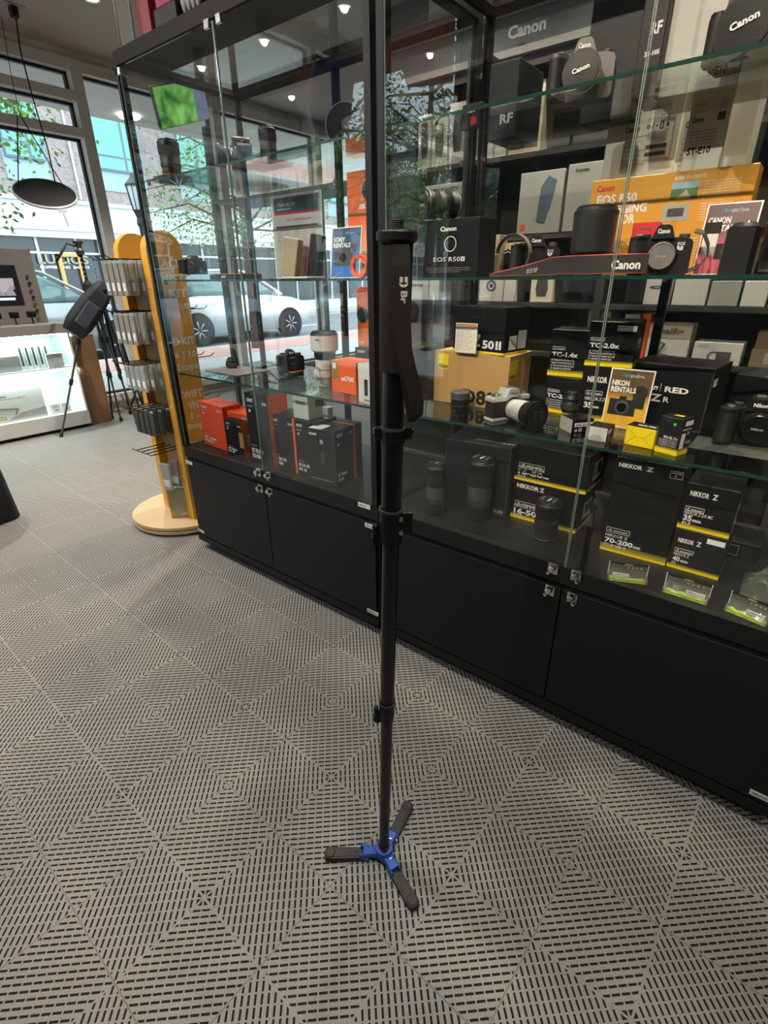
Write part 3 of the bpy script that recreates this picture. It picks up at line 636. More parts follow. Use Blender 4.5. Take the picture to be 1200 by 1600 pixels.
# ------------------------------------------------------------ product helpers
RZ = -PI / 2
class Prod:
    """carton: local x along the front (left to right), y depth, z up, origin at the front left bottom corner"""
    def __init__(s, w, d, h, base, bev=.0015):
        s.w, s.d, s.h = w, d, h; s.mb = MB(); s.mb.box(0, w, 0, d, 0, h, base, bev, 1)
    def F(s, t, u, v, size, m=WHITE, width=None, bold=True, slant=0):
        s.mb.text(t, (u * s.w, -.0006, v * s.h), (1, 0, 0), (0, 0, 1), size * s.h, m, None if width is None else width * s.w, bold, slant); return s
    def R(s, t, u, v, size, m=WHITE, width=None, bold=True):
        s.mb.text(t, (s.w + .0006, u * s.d, v * s.h), (0, 1, 0), (0, 0, 1), size * s.h, m, None if width is None else width * s.d, bold); return s
    def T(s, t, u, v, size, m=WHITE, width=None):
        s.mb.text(t, (u * s.w, v * s.d, s.h + .0006), (1, 0, 0), (0, 1, 0), size, m, None if width is None else width * s.w, True); return s
    def rF(s, u0, u1, v0, v1, m, e=.0004):
        w, h = s.w, s.h; s.mb.box(u0 * w, u1 * w, -e, 0.0005, v0 * h, v1 * h, m); return s
    def rR(s, u0, u1, v0, v1, m, e=.0004):
        s.mb.box(s.w - .0005, s.w + e, u0 * s.d, u1 * s.d, v0 * s.h, v1 * s.h, m); return s
    def rT(s, u0, u1, v0, v1, m, e=.0004):
        s.mb.box(u0 * s.w, u1 * s.w, v0 * s.d, v1 * s.d, s.h - .0005, s.h + e, m); return s
    def outl(s, u0, u1, v0, v1, m=WHITE, face='F', t=.0009):
        w, h, d = s.w, s.h, s.d
        if face == 'F':
            a, b, c, e = u0 * w, u1 * w, v0 * h, v1 * h
            for (p, q, r_, x) in ((a, b, c, c + t), (a, b, e - t, e), (a, a + t, c, e), (b - t, b, c, e)): s.mb.box(p, q, -.0006, 0, r_, x, m)
        return s
    def band(s, v0, v1, m):
        s.rF(0, 1, v0, v1, m, .0005); s.rR(0, 1, v0, v1, m, .0005); s.mb.box(-.0005, .0005, 0, s.d, v0 * s.h, v1 * s.h, m); return s
    def barcode(s, u0, u1, v0, v1, face='R'):
        r = random.Random(int(s.w * 1e4)); (s.rR if face == 'R' else s.rF)(u0, u1, v0, v1, WHITE)
        n = 14
        for k in range(n):
            a = u0 + (u1 - u0) * (0.08 + .84 * k / n)
            if r.random() < .7: (s.rR if face == 'R' else s.rF)(a, a + (u1 - u0) * .035, v0 + (v1 - v0) * .25, v0 + (v1 - v0) * .9, BLKM, .0009)
        return s
    def put(s, name, label, cat, loc, rz=RZ, group=None):
        o = s.mb.build(name, loc=loc, rz=rz); return tag(o, label, cat, group)
def dims(A, B, z, top, ax=2, val=None):
    "A, B: pixels of the front bottom corners; top: pixel of the top above A; returns loc, rz, width, height"
    if ax == 2: a = on(*A, 2, z); b = on(*B, 2, z)
    else:
        a = on(A[0], A[1], 0, val); b = on(B[0], B[1], 0, val); a.z = b.z = z
    wd = (b.xy - a.xy).length; rz = math.atan2(b.y - a.y, b.x - a.x)
    dx = Vector((a.x, a.y)).normalized(); r = CAM @ Vector((top[0] - 600, -(top[1] - 800), -798)).normalized()
    hd = math.hypot(a.x, a.y); h = CAMZ + r.z / math.hypot(r.x, r.y) * hd - z
    a.z = z; return a, rz, wd, h

ADDS = {}
def yellow_line(p, h=.06, soft=True):
    p.band(0, h, YEL)
    if soft:
        for k in range(5): p.band(h + k * .012, h + (k + 1) * .012, mat('yellow_fade_%d' % k, tuple(c * (0.55 - .1 * k) + .018 for c in (0.85, .66, .01)), .4))
    return p
def zmount(p, u, v, s=.035):
    p.outl(u, u + .36, v - .012, v + s + .014); p.F('Z mount', u + .03, v + .004, s * .7, WHITE, .30); return p

# ---- right case, deck level
loc, rz, W_, H_ = dims((692, 787), (790, 810), ZD, (681, 684))
p = Prod(W_, .22, H_, BOXK2); p.T('PHOTO LENS KIT', .4, .15, .012, GREYT); p.rR(.25, .5, .78, .86, WHITE)
p.outl(.02, .98, .01, .99, mat('edge_grey', (.08, .08, .08), .5)); p.F('24-200', .80, .05, .05, GREYT, .15)
p.put('lens_box', 'large plain black carton behind the two tall zoom lenses', 'box', loc, rz)
loc, rz, W_, H_ = dims((797, 806), (898, 834), ZD, (804, 748))
H2 = H_
p = Prod(W_, .15, H_, BOXK); yellow_line(p); p.F('NIKKOR Z', .06, .82, .10, WHITE, .42); zmount(p, .06, .38, .07)
p.F('NIKKOR Z DX', .05, .30, .07, WHITE, .38, False); p.F('16-50', .05, .14, .13, WHITE, .36); p.F('mm', .42, .14, .07, WHITE); p.F('f/2.8 VR', .05, .08, .05, WHITE, None, False); p.barcode(.35, .85, .22, .62)
p.put('lens_box', 'lower black 16-50 lens carton with yellow foot on the deck', 'box', loc, rz)
l2 = Vector(loc); l2.z += H_ + .001
p = Prod(W_ * 1.05, .15, .118, BOXK); yellow_line(p); zmount(p, .06, .42, .07)
p.F('NIKKOR Z DX', .05, .34, .07, WHITE, .38, False); p.F('16-50', .05, .18, .13, WHITE, .36); p.F('mm', .42, .18, .07, WHITE); p.F('f/2.8 VR', .05, .10, .05, WHITE, None, False); p.barcode(.35, .85, .22, .72)
p.put('lens_box', 'upper black 16-50 lens carton stacked close under the glass shelf', 'box', l2, rz)
loc, rz, W_, H_ = dims((937, 857), (1038, 884), ZD, (960, 712))
p = Prod(W_, .125, H_, BOXK); yellow_line(p, .025); p.F('NIKKOR', .05, .905, .038, WHITE, .34); p.F('Z', .45, .905, .042, WHITE, .10); p.outl(.78, .95, .88, .95); p.F('NIKKOR', .80, .925, .012, WHITE, .13); p.F('S', .845, .892, .02, WHITE)
zmount(p, .05, .225, .025); p.F('NIKKOR Z', .05, .165, .03, WHITE, .34, False); p.F('70-200', .05, .10, .048, WHITE, .44); p.F('mm', .50, .10, .03, WHITE); p.F('f/2.8 VR S', .05, .055, .028, WHITE, .34, False)
p.put('lens_box', 'tall black 70-200 lens carton with yellow foot', 'box', loc, rz)
loc, rz, W_, H_ = dims((1041, 884), (1121, 907), ZD, (1051, 823))
p = Prod(W_, .115, H_, BOXK2); yellow_line(p, .06); p.F('NIKKOR', .10, .68, .10, WHITE, .30); p.F('Z', .45, .68, .11, WHITE, .09); p.rF(.62, .95, .80, .92, WHITE); zmount(p, .08, .44, .07)
p.F('NIKKOR Z', .08, .34, .07, WHITE, .30, False); p.F('40', .08, .20, .11, WHITE, .14); p.F('mm', .24, .20, .07, WHITE); p.F('f/2', .08, .11, .06, WHITE)
p.put('lens_box', 'small black 40mm lens carton at the foot of the two box stack', 'box', loc, rz); p.barcode(.2, .5, .3, .7)
l2 = Vector(loc); l2.z += H_ + .001
l2.x += .004; _, _, W3, _ = dims((1057, 819), (1138, 840), l2.z, (1066, 740))
p = Prod(W3 * .98, .125, H_ * 1.08, BOXK); yellow_line(p, .06); p.F('NIKKOR', .10, .74, .10, WHITE, .36); p.F('Z', .52, .74, .11, WHITE, .10); zmount(p, .08, .42, .07)
p.F('NIKKOR Z DX MC', .08, .33, .07, WHITE, .55, False); p.F('35', .08, .19, .12, WHITE, .17); p.F('mm', .27, .19, .07, WHITE); p.F('f/1.7', .08, .10, .06, WHITE); p.barcode(.3, .6, .2, .6)
p.put('lens_box', 'black 35mm macro lens carton stacked on the 40mm carton', 'box', l2, rz)

p = Prod(.10, .13, .05, BOXK2); p.outl(.1, .5, .2, .8, GREYT); p.put('accessory_box', 'low dark carton on the deck at the right picture edge', 'box', (1.60, .06, ZD), RZ)
# ---- right case, lower glass shelf
loc, rz, W_, H_ = dims((677, 626), (790, 643), Z1, (679, 547)); zt = Z1 + H_
p = Prod(W_, .16, H_, KRAFT); p.rF(.05, .20, .66, .95, YEL); p.F('Nikon', .055, .68, .075, BLKM, .135, True, .2); p.rR(.05, .35, .55, .90, YEL); p.R('Nikon', .06, .58, .075, BLKM, .27)
p.F('D80', .42, .06, .26, BLKM, .44); p.put('camera_box', 'brown kraft camera carton with yellow logo squares and D80 lettering', 'box', loc, rz)
loc2, rz2, W2, H2 = dims((707, 547), (786, 556), zt + .001, (711, 478))
p = Prod(W2, .13, H2, BOXK); yellow_line(p, .05, False); p.F('Z', .44, .15, .26, WHITE, .12); p.F('50', .60, .12, .17, WHITE, .22); p.F('II', .85, .12, .17, WHITE, .10); p.rR(.2, .5, .1, .4, WHITE); p.rR(.55, .9, .1, .5, WHITE); p.outl(.38, .60, .78, .98, GRAYD)
p.put('camera_box', 'black camera carton with Z 50 II lettering standing on the kraft carton', 'box', loc2, rz2)
# warning card
def card(name, label, loc, rz, w, h, face, tilt=.15, depth=.03, cat='sign', draw=None, frame=WHITE):
    o = MB(); o.M = Matrix.Rotation(-tilt, 4, 'X'); o.box(0, w, 0, .003, 0, h, frame, .0006, 1)
    P_ = Prod.__new__(Prod); P_.w, P_.d, P_.h, P_.mb = w, .003, h, o
    if face: P_.rF(.03, .97, .02, .98, face)
    if draw: draw(P_)
    o.M = Matrix.Identity(4); o.ribbon([(w / 2, .004 + math.sin(tilt) * h * .8, h * .72 * math.cos(tilt)), (w / 2, .004 + math.sin(tilt) * h * .8 + depth, .002)], (w * .4, 0, 0), .0015, WHITE)
    return tag(o.build(name, loc=loc, rz=rz), label, cat)
loc, rz, W_, H_ = dims((711, 550), (744, 553), zt + .001, (713, 504))
def dr(P_):
    P_.rF(.05, .95, .91, .98, mat('orange_strip', (.8, .25, .08), .5), .0007); P_.F('WARNING', .35, .925, .035, BLKM)
    for k in range(11): P_.F('this item is locked' if k % 2 else 'camera gear on display', .07, .84 - k * .073, .03, GRAYD, .8 - .1 * (k % 3), False)
card('notice_card', 'cream notice card with orange header leaning on the Z 50 II carton', Vector(loc) + Vector((-.004, 0, 0)), rz, W_, H_, mat('cream_paper', (.78, .74, .62), .6), .02, .001, draw=dr)

zb = Z1
def teleconv(A, B, z, top, num, label, dpt=.11, hh=None, stack=None):
    loc, rz, W_, H_ = dims(A, B, z, top)
    if hh: H_ = hh
    p = Prod(W_, dpt, H_, BOXK); yellow_line(p, .07); p.outl(.06, .36, .57, .64); p.F('Z mount', .09, .585, .035, WHITE, .24); p.F(num, .06, .42, .10, WHITE, .62)
    for k in range(4): p.F(('Z TELECONVERTER', 'TELECONVERTER Z', 'Z TELECONVERTIDOR', 'Z TELEKONVERTER')[k], .06, .33 - k * .062, .035, WHITE, .56 - .06 * (k == 3), False)
    p.outl(.30, .78, .88, .985, GRAYD); p.rR(.3, .6, .5, .62, WHITE)
    return p, loc, rz, W_, H_
p, loc, rz, W_, H_ = teleconv((848, 641), (911, 652), Z1, (850, 586), 'TC-2.0x', ''); zc = Z1 + H_
p.put('teleconverter_box', 'black TC-2.0x carton under the TC-1.4x carton', 'box', loc, rz)
p, l2, rz, W_, H_ = teleconv((847, 580), (909, 585), zc + .001, (852, 511), 'TC-1.4x', ''); l2.x, l2.y = loc.x, loc.y
p.put('teleconverter_box', 'black TC-1.4x carton on top of the left carton pair', 'box', (l2.x, l2.y, zc + .001), rz)
loc, rz, W_, H_ = dims((900, 655), (972, 664), Z1, (915, 571)); zc = Z1 + H_
p = Prod(W_, .13, H_, BOXK); yellow_line(p, .06); p.F('NIKKOR', .12, .72, .10, WHITE, .42); p.F('Z', .60, .72, .10, WHITE, .1); zmount(p, .12, .5, .05); p.F('NIKKOR Z DX', .12, .39, .06, WHITE, .5, False); p.F('35', .12, .25, .10, WHITE, .18); p.F('mm', .32, .25, .05, WHITE)
p.put('lens_box', 'black 35mm lens carton half hidden behind the gold rental card', 'box', loc, rz)
p, l3, rz3, W_, H_ = teleconv((915, 566), (985, 572), zc + .001, (922, 499), 'TC-2.0x', '', .13)
p.rF(.58, .97, .80, .92, WHITE); p.R('TC-20', .3, .40, .07, WHITE); l3 = Vector((loc.x, loc.y, zc + .001))
p.put('teleconverter_box', 'black TC-2.0x carton with white sticker on top of the right carton pair', 'box', l3, rz)
loc, rz, W_, H_ = dims((968, 655), (1093, 676), Z1, (986, 564))
p = Prod(W_, .18, H_, BOXK); p.F('Nikon', .12, .58, .09, WHITE, .28, True, .22); p.rF(.435, .44, .56, .70, WHITE); p.F('RED', .49, .57, .085, WHITE, .28, True); p.F('Z', .34, .40, .115, WHITE, .13); p.F('R', .50, .40, .09, WHITE, .07, False); p.rR(.1, .3, .70, .82, WHITE)
p.outl(0.0, 1.0, .0, 1.0, mat('edge_grey2', (.12, .12, .12), .5))
p.put('camera_box', 'large black cinema camera carton marked RED and Z R', 'box', loc, rz)
loc, rz, W_, H_ = dims((1128, 668), (1230, 690), Z1, (1153, 584))
p = Prod(W_, .14, H_, BOXK); p.F('MB-N14', .10, .34, .07, WHITE, .42); p.T('Nikon', .4, .1, .012, WHITE); p.rT(.45, .7, .05, .12, YEL)
p.put('battery_grip_box', 'black carton behind the camera body at the right end of the shelf', 'box', loc, rz)
# little boxes
loc, rz, W_, H_ = dims((874, 668), (892, 677), Z1, (875, 648))
p = Prod(W_, .065, H_, BOXK); p.rF(0, 1, 0, 1, CARDG); p.rR(.12, .98, .45, .75, CARD); p.R('EN-EL25a', .2, .5, .16, BLKM, .7); p.R('o O', .15, .1, .25, WHITE)
p.put('battery_box', 'small black carton with grey end under the short prime lens', 'box', loc, rz); zsm = H_; lsm = loc
loc, rz, W_, H_ = dims((915, 685.5), (946, 691), Z1, (919, 665))
p = Prod(W_, .06, H_, BOXK); p.rF(0, 1, 0, 1, mat('silver_card', (.55, .56, .55), .4)); p.mb.prism([(.0, 0.0), (W_ * .35, H_ * .45), (W_ * .65, H_ * .45), (W_, 0)], -.0010, -.0004, CARDG, 'XZ')
p.rR(.12, .6, .5, .85, WHITE); p.R('CE', .2, .1, .25, WHITE); p.R('EN', .85, .4, .3, YEL)
p.put('battery_box', 'small carton with folded silver end left of the yellow one', 'box', loc, rz)
loc, rz, W_, H_ = dims((974, 693.5), (1019, 703), Z1, (979, 663.5))
p = Prod(W_, .045, H_, YEL); YD = mat('yellow_fold', (.62, .47, .01), .45)
for (a, b, c, d) in (((0, 1), (.35, .5), 0, 0), ((.35, .5), (.65, .5), 0, 0), ((.65, .5), (1, 1), 0, 0), ((0, 0), (.35, .5), 0, 0), ((.65, .5), (1, 0), 0, 0)):
    p.mb.tube([(a[0] * W_, -.0005, a[1] * H_), (b[0] * W_, -.0005, b[1] * H_)], .0006, YD, 4)
p.rT(0, 1, 0, 1, BOXK); p.T('MN-FL POW', .3, .3, .009, WHITE, .6)
p.put('battery_box', 'small bright yellow carton with folded end', 'box', loc, rz)
loc, rz, W_, H_ = dims((1022, 704), (1056, 713), Z1, (1031, 648.5))
p = Prod(W_, .045, H_, BOXK2); yellow_line(p, .12); p.F('EN-EL15c', .30, .42, .07, WHITE, .62)
for k in range(4): p.F('rechargeable li-ion battery', .10, .36 - k * .05, .03, WHITE, .8, False)
p.mb.lathe([(0, .0004), (.0035, .0004)], GREEN, 14, '-Y', (W_ * .66, 0, H_ * .83), cap=False); p.outl(.2, .5, .88, .97, GRAYD)
p.rR(.25, .95, .80, .93, WHITE); p.R('EN-EL15c', .1, .68, .06, WHITE, .8); p.rR(.10, .45, .18, .60, WHITE); p.R('CE', .55, .55, .08, WHITE); p.R('OOO', .6, .3, .07, WHITE); p.rT(.3, .7, .5, .8, YEL)
p.put('battery_box', 'upright grey battery carton with green dot and yellow foot', 'box', loc, rz)
# rental cards
def minicam(P_, u, v, s, m=BLKM):
    w, h = P_.w, P_.h; x, z = u * w, v * h
    P_.mb.box(x, x + s, -.0012, -.0004, z, z + s * .62, m, 0); P_.mb.box(x + s * .35, x + s * .62, -.0012, -.0004, z + s * .6, z + s * .74, m, 0)
    P_.mb.lathe([(s * .27, .0014), (s * .22, .0018), (0, .0018)], GRAYD, 20, '-Y', (x + s * .5, 0, z + s * .3)); P_.mb.lathe([(s * .18, .0022), (0, .0022)], LENSG, 20, '-Y', (x + s * .5, 0, z + s * .3))
def rental(word, mcol, mtop, white_lens=False):
    def f(P_):
        P_.rF(.03, .97, .62, .98, mtop, .0006)
        for k in range(6): P_.rF(.03, .97, .62 - .03 * (k + 1), .62 - .03 * k, mat('%s_blend%d' % (word, k), tuple(mtop.node_tree.nodes['Principled BSDF'].inputs[0].default_value[i] * (1 - (k + 1) / 7) + mcol.node_tree.nodes['Principled BSDF'].inputs[0].default_value[i] * (k + 1) / 7 for i in range(3)), .45), .0006)
        P_.F('-', .28, .875, .04, mat('logo_cyan', (.1, .5, .65), .4), .05); P_.F('im', .34, .87, .055, mat('logo_cyan', (.1, .5, .65), .4), .13); P_.F('pulse.', .48, .87, .055, WHITE, .32)
        P_.mb.M = P_.mb.M @ Matrix.Translation((0, -.001, 0))
        P_.F(word, .08, .72, .085, WHITE, .40 if word != 'CANON' else .42); P_.F('RENTALS', .08, .61, .085, WHITE, .58)
        P_.mb.M = P_.mb.M @ Matrix.Translation((0, .001, 0))
    return f
loc, rz, W_, H_ = dims((938, 664), (1004, 674), Z1, (956, 575))
GLD = mat('gold_print', (.70, .38, .03), .42); BRN = mat('brown_print', (.10, .06, .02), .45)
def nk(P_):
    rental('NIKON', GLD, BRN)(P_); w, h = P_.w, P_.h
    P_.mb.lathe([(.0, 0), (w * .17, 0), (w * .17, .001), (0, .0012)], BLKM, 20, '-Y', (w * .76, -.0004, h * .62)); P_.mb.box(w * .62, w * .90, -.0015, -.0004, h * .36, h * .70, BLKM); minicam(P_, .10, .22, w * .62)
card('rental_sign', 'gold rental price card in white frame on the lower glass shelf', loc, rz, W_, H_, GLD, .12, .03, draw=nk)

# ---- camera and lens builders
def lens_prof(r, L, style, body=BLK, ringm=RUB, cap=True, accent=None):
    acc = accent or GRAYD
    if style == 'tele': P_ = [(r * .80, 0), (r * .80, .03 * L), (r * .88, .05 * L, body), (r * .86, .22 * L, body), (r * .92, .24 * L, ringm), (r * .92, .34 * L, acc), (r * .93, .345 * L, body), (r * .93, .58 * L, acc), (r * .94, .59 * L, ringm), (r * .97, .62 * L, ringm), (r * .99, .82 * L, ringm), (r, .84 * L, body), (r, .955 * L, body), (r * 1.01, .97 * L, STEEL), (r * .97, .985 * L, body), (r * .90, L, body)]
    elif style == 'zoom': P_ = [(r * .78, 0), (r * .80, .05 * L, body), (r * .84, .10 * L, STEEL), (r * .86, .11 * L, body), (r * .86, .25 * L, ringm), (r * .90, .27 * L, ringm), (r * .90, .50 * L, body), (r * .86, .53 * L, body), (r * .88, .62 * L, ringm), (r * .93, .65 * L, ringm), (r * .95, .85 * L, body), (r, .945 * L, body), (r * 1.01, .96 * L, STEEL), (r, .97 * L, body), (r * .92, L, body)]
    elif style == 'short': P_ = [(r * .82, 0), (r * .86, .08 * L, STEEL), (r * .88, .10 * L, body), (r * .95, .18 * L, ringm), (r, .25 * L, ringm), (r, .55 * L, STEEL), (r * .99, .57 * L, body), (r * .92, .66 * L, body), (r * .90, .80 * L, body), (r * .74, .97 * L, body), (r * .70, L, body)]
    elif style == 'hood': P_ = [(r * .66, 0), (r * .70, .08 * L, body), (r * .72, .10 * L, body), (r * .74, .30 * L, body), (r * .80, .34 * L, body), (r * .94, .36 * L, body), (r * .96, .37 * L, body), (r, .90 * L, body), (r, .955 * L, ringm), (r * .93, .96 * L, body), (r * .92, L, body)]
    elif style == 'cap': CG = mat('rear_cap_grey', (.13, .13, .125), .4); P_ = [(r * .95, 0), (r, .06 * L, body), (r, .25 * L, body), (r * 1.01, .27 * L, STEEL), (r * 1.01, .55 * L, body), (r * 1.03, .60 * L, body), (r * 1.04, .95 * L, CG), (r * .98, L, CG), (0, L, CG)]
    return [(p_[0], p_[1], p_[2]) if len(p_) > 2 else (p_[0], p_[1], body) for p_ in P_]
def ribs(mb, r, z0, z1, n, m=BLKM):
    for k in range(n):
        a = 2 * PI * k / n; c, s_ = math.cos(a), math.sin(a)
        mb.add([(r * c - .0008 * s_, r * s_ + .0008 * c, z0), (r * c + .0008 * s_, r * s_ - .0008 * c, z0), ((r + .0010) * c, (r + .0010) * s_, z0), (r * c - .0008 * s_, r * s_ + .0008 * c, z1), (r * c + .0008 * s_, r * s_ - .0008 * c, z1), ((r + .0010) * c, (r + .0010) * s_, z1)],
               [(0, 2, 5, 3), (1, 4, 5, 2), (3, 5, 4), (0, 1, 2)], m)
def lens(label, loc, r, L, style, body=BLK, capm=BLK, brand=None, rot=None, rz=0, ringm=None, front='cap', accent=None, parent=None, name='camera_lens', cat='lens', ndots=6):
    t = thing(name, label, cat, loc, rz, rot=rot) if parent is None else parent
    b = MB(); b.lathe(lens_prof(r, L, style, body, ringm or RUB, accent=accent), body, 40)
    b.build('barrel', t)
    rg = MB()
    if style in ('tele',): ribs(rg, r * .975, .64 * L, .81 * L, 70); ribs(rg, r * .925, .25 * L, .335 * L, 70)
    elif style == 'zoom': ribs(rg, r * .905, .29 * L, .49 * L, 64); ribs(rg, r * .945, .66 * L, .84 * L, 64)
    elif style == 'short': ribs(rg, r * 1.0, .27 * L, .53 * L, 60)
    elif style == 'hood': ribs(rg, r * .745, .12 * L, .28 * L, 50)
    elif style == 'cap': ribs(rg, r * 1.03, .66 * L, .93 * L, 70, GRAYD)
    rg.build('focus_ring', t)
    if front == 'cap':
        c = MB(); rr = r * (.88 if style != 'short' else .66); c.lathe([(rr, L - .002), (rr, L + .003), (rr * .94, L + .005), (0, L + .0055)], capm, 36)
        for s_ in (-1, 1): c.box(-rr * .45, rr * .45, s_ * rr * .55 - rr * .14, s_ * rr * .55 + rr * .14, L + .004, L + .0085, GRAYD, .0015)
        if brand: c.text(brand, (-rr * .38, -rr * .10, L + .0062), (1, 0, 0), (0, 1, 0), rr * .2, WHITE, rr * .76)
        c.build('lens_cap', t)
    elif front == 'glass':
        c = MB(); c.lathe([(r * .86, L - .004), (r * .7, L - .001), (r * .4, L + .003), (0, L + .004)], LENSG, 32, cap=False); c.build('front_element', t)
    mk = MB(); R_ = r * .95
    for k in range(ndots):
        a = -2.2 + .16 * k; mk.M = Matrix.Rotation(a, 4, 'Z'); mk.text('%d' % (24 + 11 * k), (R_ - .002, -.002, (.55 if style != 'cap' else .4) * L), (0, 1, 0), (0, 0, 1), max(.002, .018 * L), WHITE)
    mk.build('scale_marking', t); return t
v = on(672, 805, 2, ZD); lens('slim black ribbed telephoto lens standing nearest the centre post', (v.x + .03, v.y, ZD), .034, .172, 'tele', brand='TAMRON')
v = on(742, 812, 2, ZD); lens('thick black telephoto lens standing in front of the plain black carton', (v.x + .02, v.y, ZD), .041, .205, 'tele', brand='Nikon')
v = on(846, 846, 2, ZD); lens('black standard zoom lens standing in front of the 16-50 cartons', (v.x + .02, v.y, ZD), .038, .125, 'zoom', brand='Nikon')
v = on(713, 641, 2, Z1); lens('short teleconverter with grey rear cap in front of the kraft carton', (v.x + .02, v.y, Z1), .0285, .058, 'cap', front=None, ndots=0)
lens('short black prime lens standing on a small carton', (lsm.x + .038, lsm.y - .010, Z1 + zsm), .026, .052, 'short', brand='Nikon')

def camera_body(label, loc, rz, w=.13, h=.09, d=.05, col=BLK, leather=RUB, top=None, mount='cap', brand='Canon', model=None, style='mirrorless', capcol=GRAYD, lens_spec=None, strap=None):
    t = thing('camera', label, 'camera', loc, rz); top = top or col
    b = MB()
    if style == 'retro':
        b.box(-w / 2, w / 2, -d / 2, d / 2, .008, h * .72, leather, .006, 2); b.box(-w / 2, w / 2, -d / 2, d / 2, 0, .010, col, .003, 2); b.box(-w / 2, w / 2, -d / 2, d / 2, h * .66, h * .84, col, .004, 2)
        b.build('body', t)
        q = MB(); q.prism([(-.026, h * .82), (.026, h * .82), (.016, h * 1.1), (-.016, h * 1.1)], -d * .5 - .006, d * .4, col, 'XZ'); q.box(-.012, .012, -.012, .014, h * 1.1, h * 1.13, STEEL, .001); q.text(brand, (-.014, -d / 2 - .0068, h * .92), (1, 0, 0), (0, 0, 1), .006, BLKM, .028); q.build('viewfinder', t)
        for (x, r_, hh) in ((-w * .38, .010, .010), (-w * .25, .0075, .007), (w * .30, .0115, .011), (w * .42, .008, .008)):
            q = MB(); q.lathe([(r_, 0), (r_, hh), (r_ * .85, hh + .001), (0, hh + .001)], STEEL, 24, at=(x, 0, h * .83)); ribs_m = MB(); q.build('dial', t)
    else:
        # rounded trunk with hand grip on the left side as seen from the front
        prof = [(-w / 2, h * .06), (-w / 2, h * .70), (-w * .44, h * .80), (-w * .2, h * .80), (w * .30, h * .78), (w * .46, h * .74), (w / 2, h * .66), (w / 2, h * .06), (w * .46, 0), (-w * .46, 0)]
        b.prism(prof, -d * .38, d * .42, col, 'XZ'); b.box(-w * .485, w * .485, d * .40, d * .46, .006, h * .72, leather, .002)
        b.build('body', t)
        q = MB(); pts = [(-w * .52, -d * .38), (-w * .50, -d * .80), (-w * .44, -d * .98), (-w * .34, -d * .95), (-w * .25, -d * .62), (-w * .22, -d * .36)]
        q.prism(pts, .004, h * .72, leather, 'XY', True); q.prism([(x_ * .99, y_ * .97) for x_, y_ in pts], h * .72, h * .80, col, 'XY', True); q.build('grip', t)
        q = MB(); q.prism([(-w * .17, h * .76), (w * .20, h * .76), (w * .13, h * 1.0), (w * .08, h * 1.04), (-w * .06, h * 1.04), (-w * .10, h * 1.0)], -d * .52, d * .50, col, 'XZ'); q.box(-.009, .011, -.006, d * .4, h * 1.04, h * 1.06, GRAYD, .001)
        q.text(brand, (-w * .085, -d * .53, h * .87), (1, 0, 0), (0, 0, 1), .0085, WHITE, w * .19); q.build('viewfinder', t)
        q = MB(); q.lathe([(.009, 0), (.009, .004), (.007, .006), (0, .006)], GRAYD, 20, at=(-w * .37, -d * .45, h * .80)); q.build('shutter_button', t)
        q = MB(); q.lathe([(.011, 0), (.011, .008), (.009, .009), (0, .009)], GRAYD, 24, at=(w * .34, d * .05, h * .77)); q.build('dial', t)
        q = MB(); q.lathe([(.010, 0), (.010, .007), (.008, .008), (0, .008)], BLKM, 24, at=(-w * .27, d * .1, h * .80)); q.build('dial', t)
    if model:
        q = MB(); q.text(model[0], (w * .26, -d * .39, h * .62), (1, 0, 0), (0, 0, 1), .006, WHITE); q.text(model[1], (w * .26, -d * .39, h * .52), (1, 0, 0), (0, 0, 1), .008, WHITE); q.build('model_badge', t)
    mx, mz, mr = w * .04, h * .40, min(w * .225, h * .40)
    q = MB(); q.lathe([(mr * 1.12, d * .3), (mr * 1.12, d * .48), (mr, d * .56), (mr * .9, d * .56)], col if style != 'retro' else BLK, 40, '-Y', (mx, 0, mz)); q.build('lens_mount', t)
    if mount == 'cap':
        q = MB(); q.lathe([(mr * .97, d * .5), (mr * .98, d * .72), (mr * .92, d * .77), (mr * .86, d * .77), (mr * .83, d * .75), (0, d * .75)], capcol, 40, '-Y', (mx, 0, mz), cap=False)
        q.text(brand, (mx - mr * .35, -d * .755, mz - mr * .08), (1, 0, 0), (0, 0, 1), mr * .18, GREYT, mr * .7); q.build('body_cap', t)
    if lens_spec:
        r_, L_, mm, hood = lens_spec
        q = MB(); q.lathe([(r_ * .8, d * .5, mm), (r_ * .82, d * .5 + L_ * .2, mm), (r_ * .80, d * .5 + L_ * .22, STEEL), (r_ * .86, d * .5 + L_ * .26, mm), (r_ * .9, d * .5 + L_ * .6, mm), (r_ * .97, d * .5 + L_ * .8, BLK), (r_ * 1.08, d * .5 + L_ * .82, BLK), (r_ * 1.12, d * .5 + L_, BLK), (r_ * .95, d * .5 + L_, BLK)], mm, 40, '-Y', (mx, 0, mz)); lb = q.build('attached_lens', t)
        c = MB(); c.lathe([(r_ * .93, d * .5 + L_ - .002), (r_ * .93, d * .5 + L_ + .003), (0, d * .5 + L_ + .004)], BLK, 36, '-Y', (mx, 0, mz))
        for k in range(2 if style == 'retro' else 0): c.box(mx - r_ * .45 + k * r_ * .6, mx - r_ * .15 + k * r_ * .6, -(d * .5 + L_ + .006), -(d * .5 + L_ + .003), mz - r_ * .4, mz + r_ * .4, BLKM, .001)
        if style != 'retro': c.text(brand, (mx - r_ * .5, -(d * .5 + L_ + .0062), mz - r_ * .12), (1, 0, .25), (-.25, 0, 1), r_ * .24, WHITE, r_ * 1.0)
        c.build('lens_cap', lb)
    return t
cz = on(788, 656, 2, Z1)
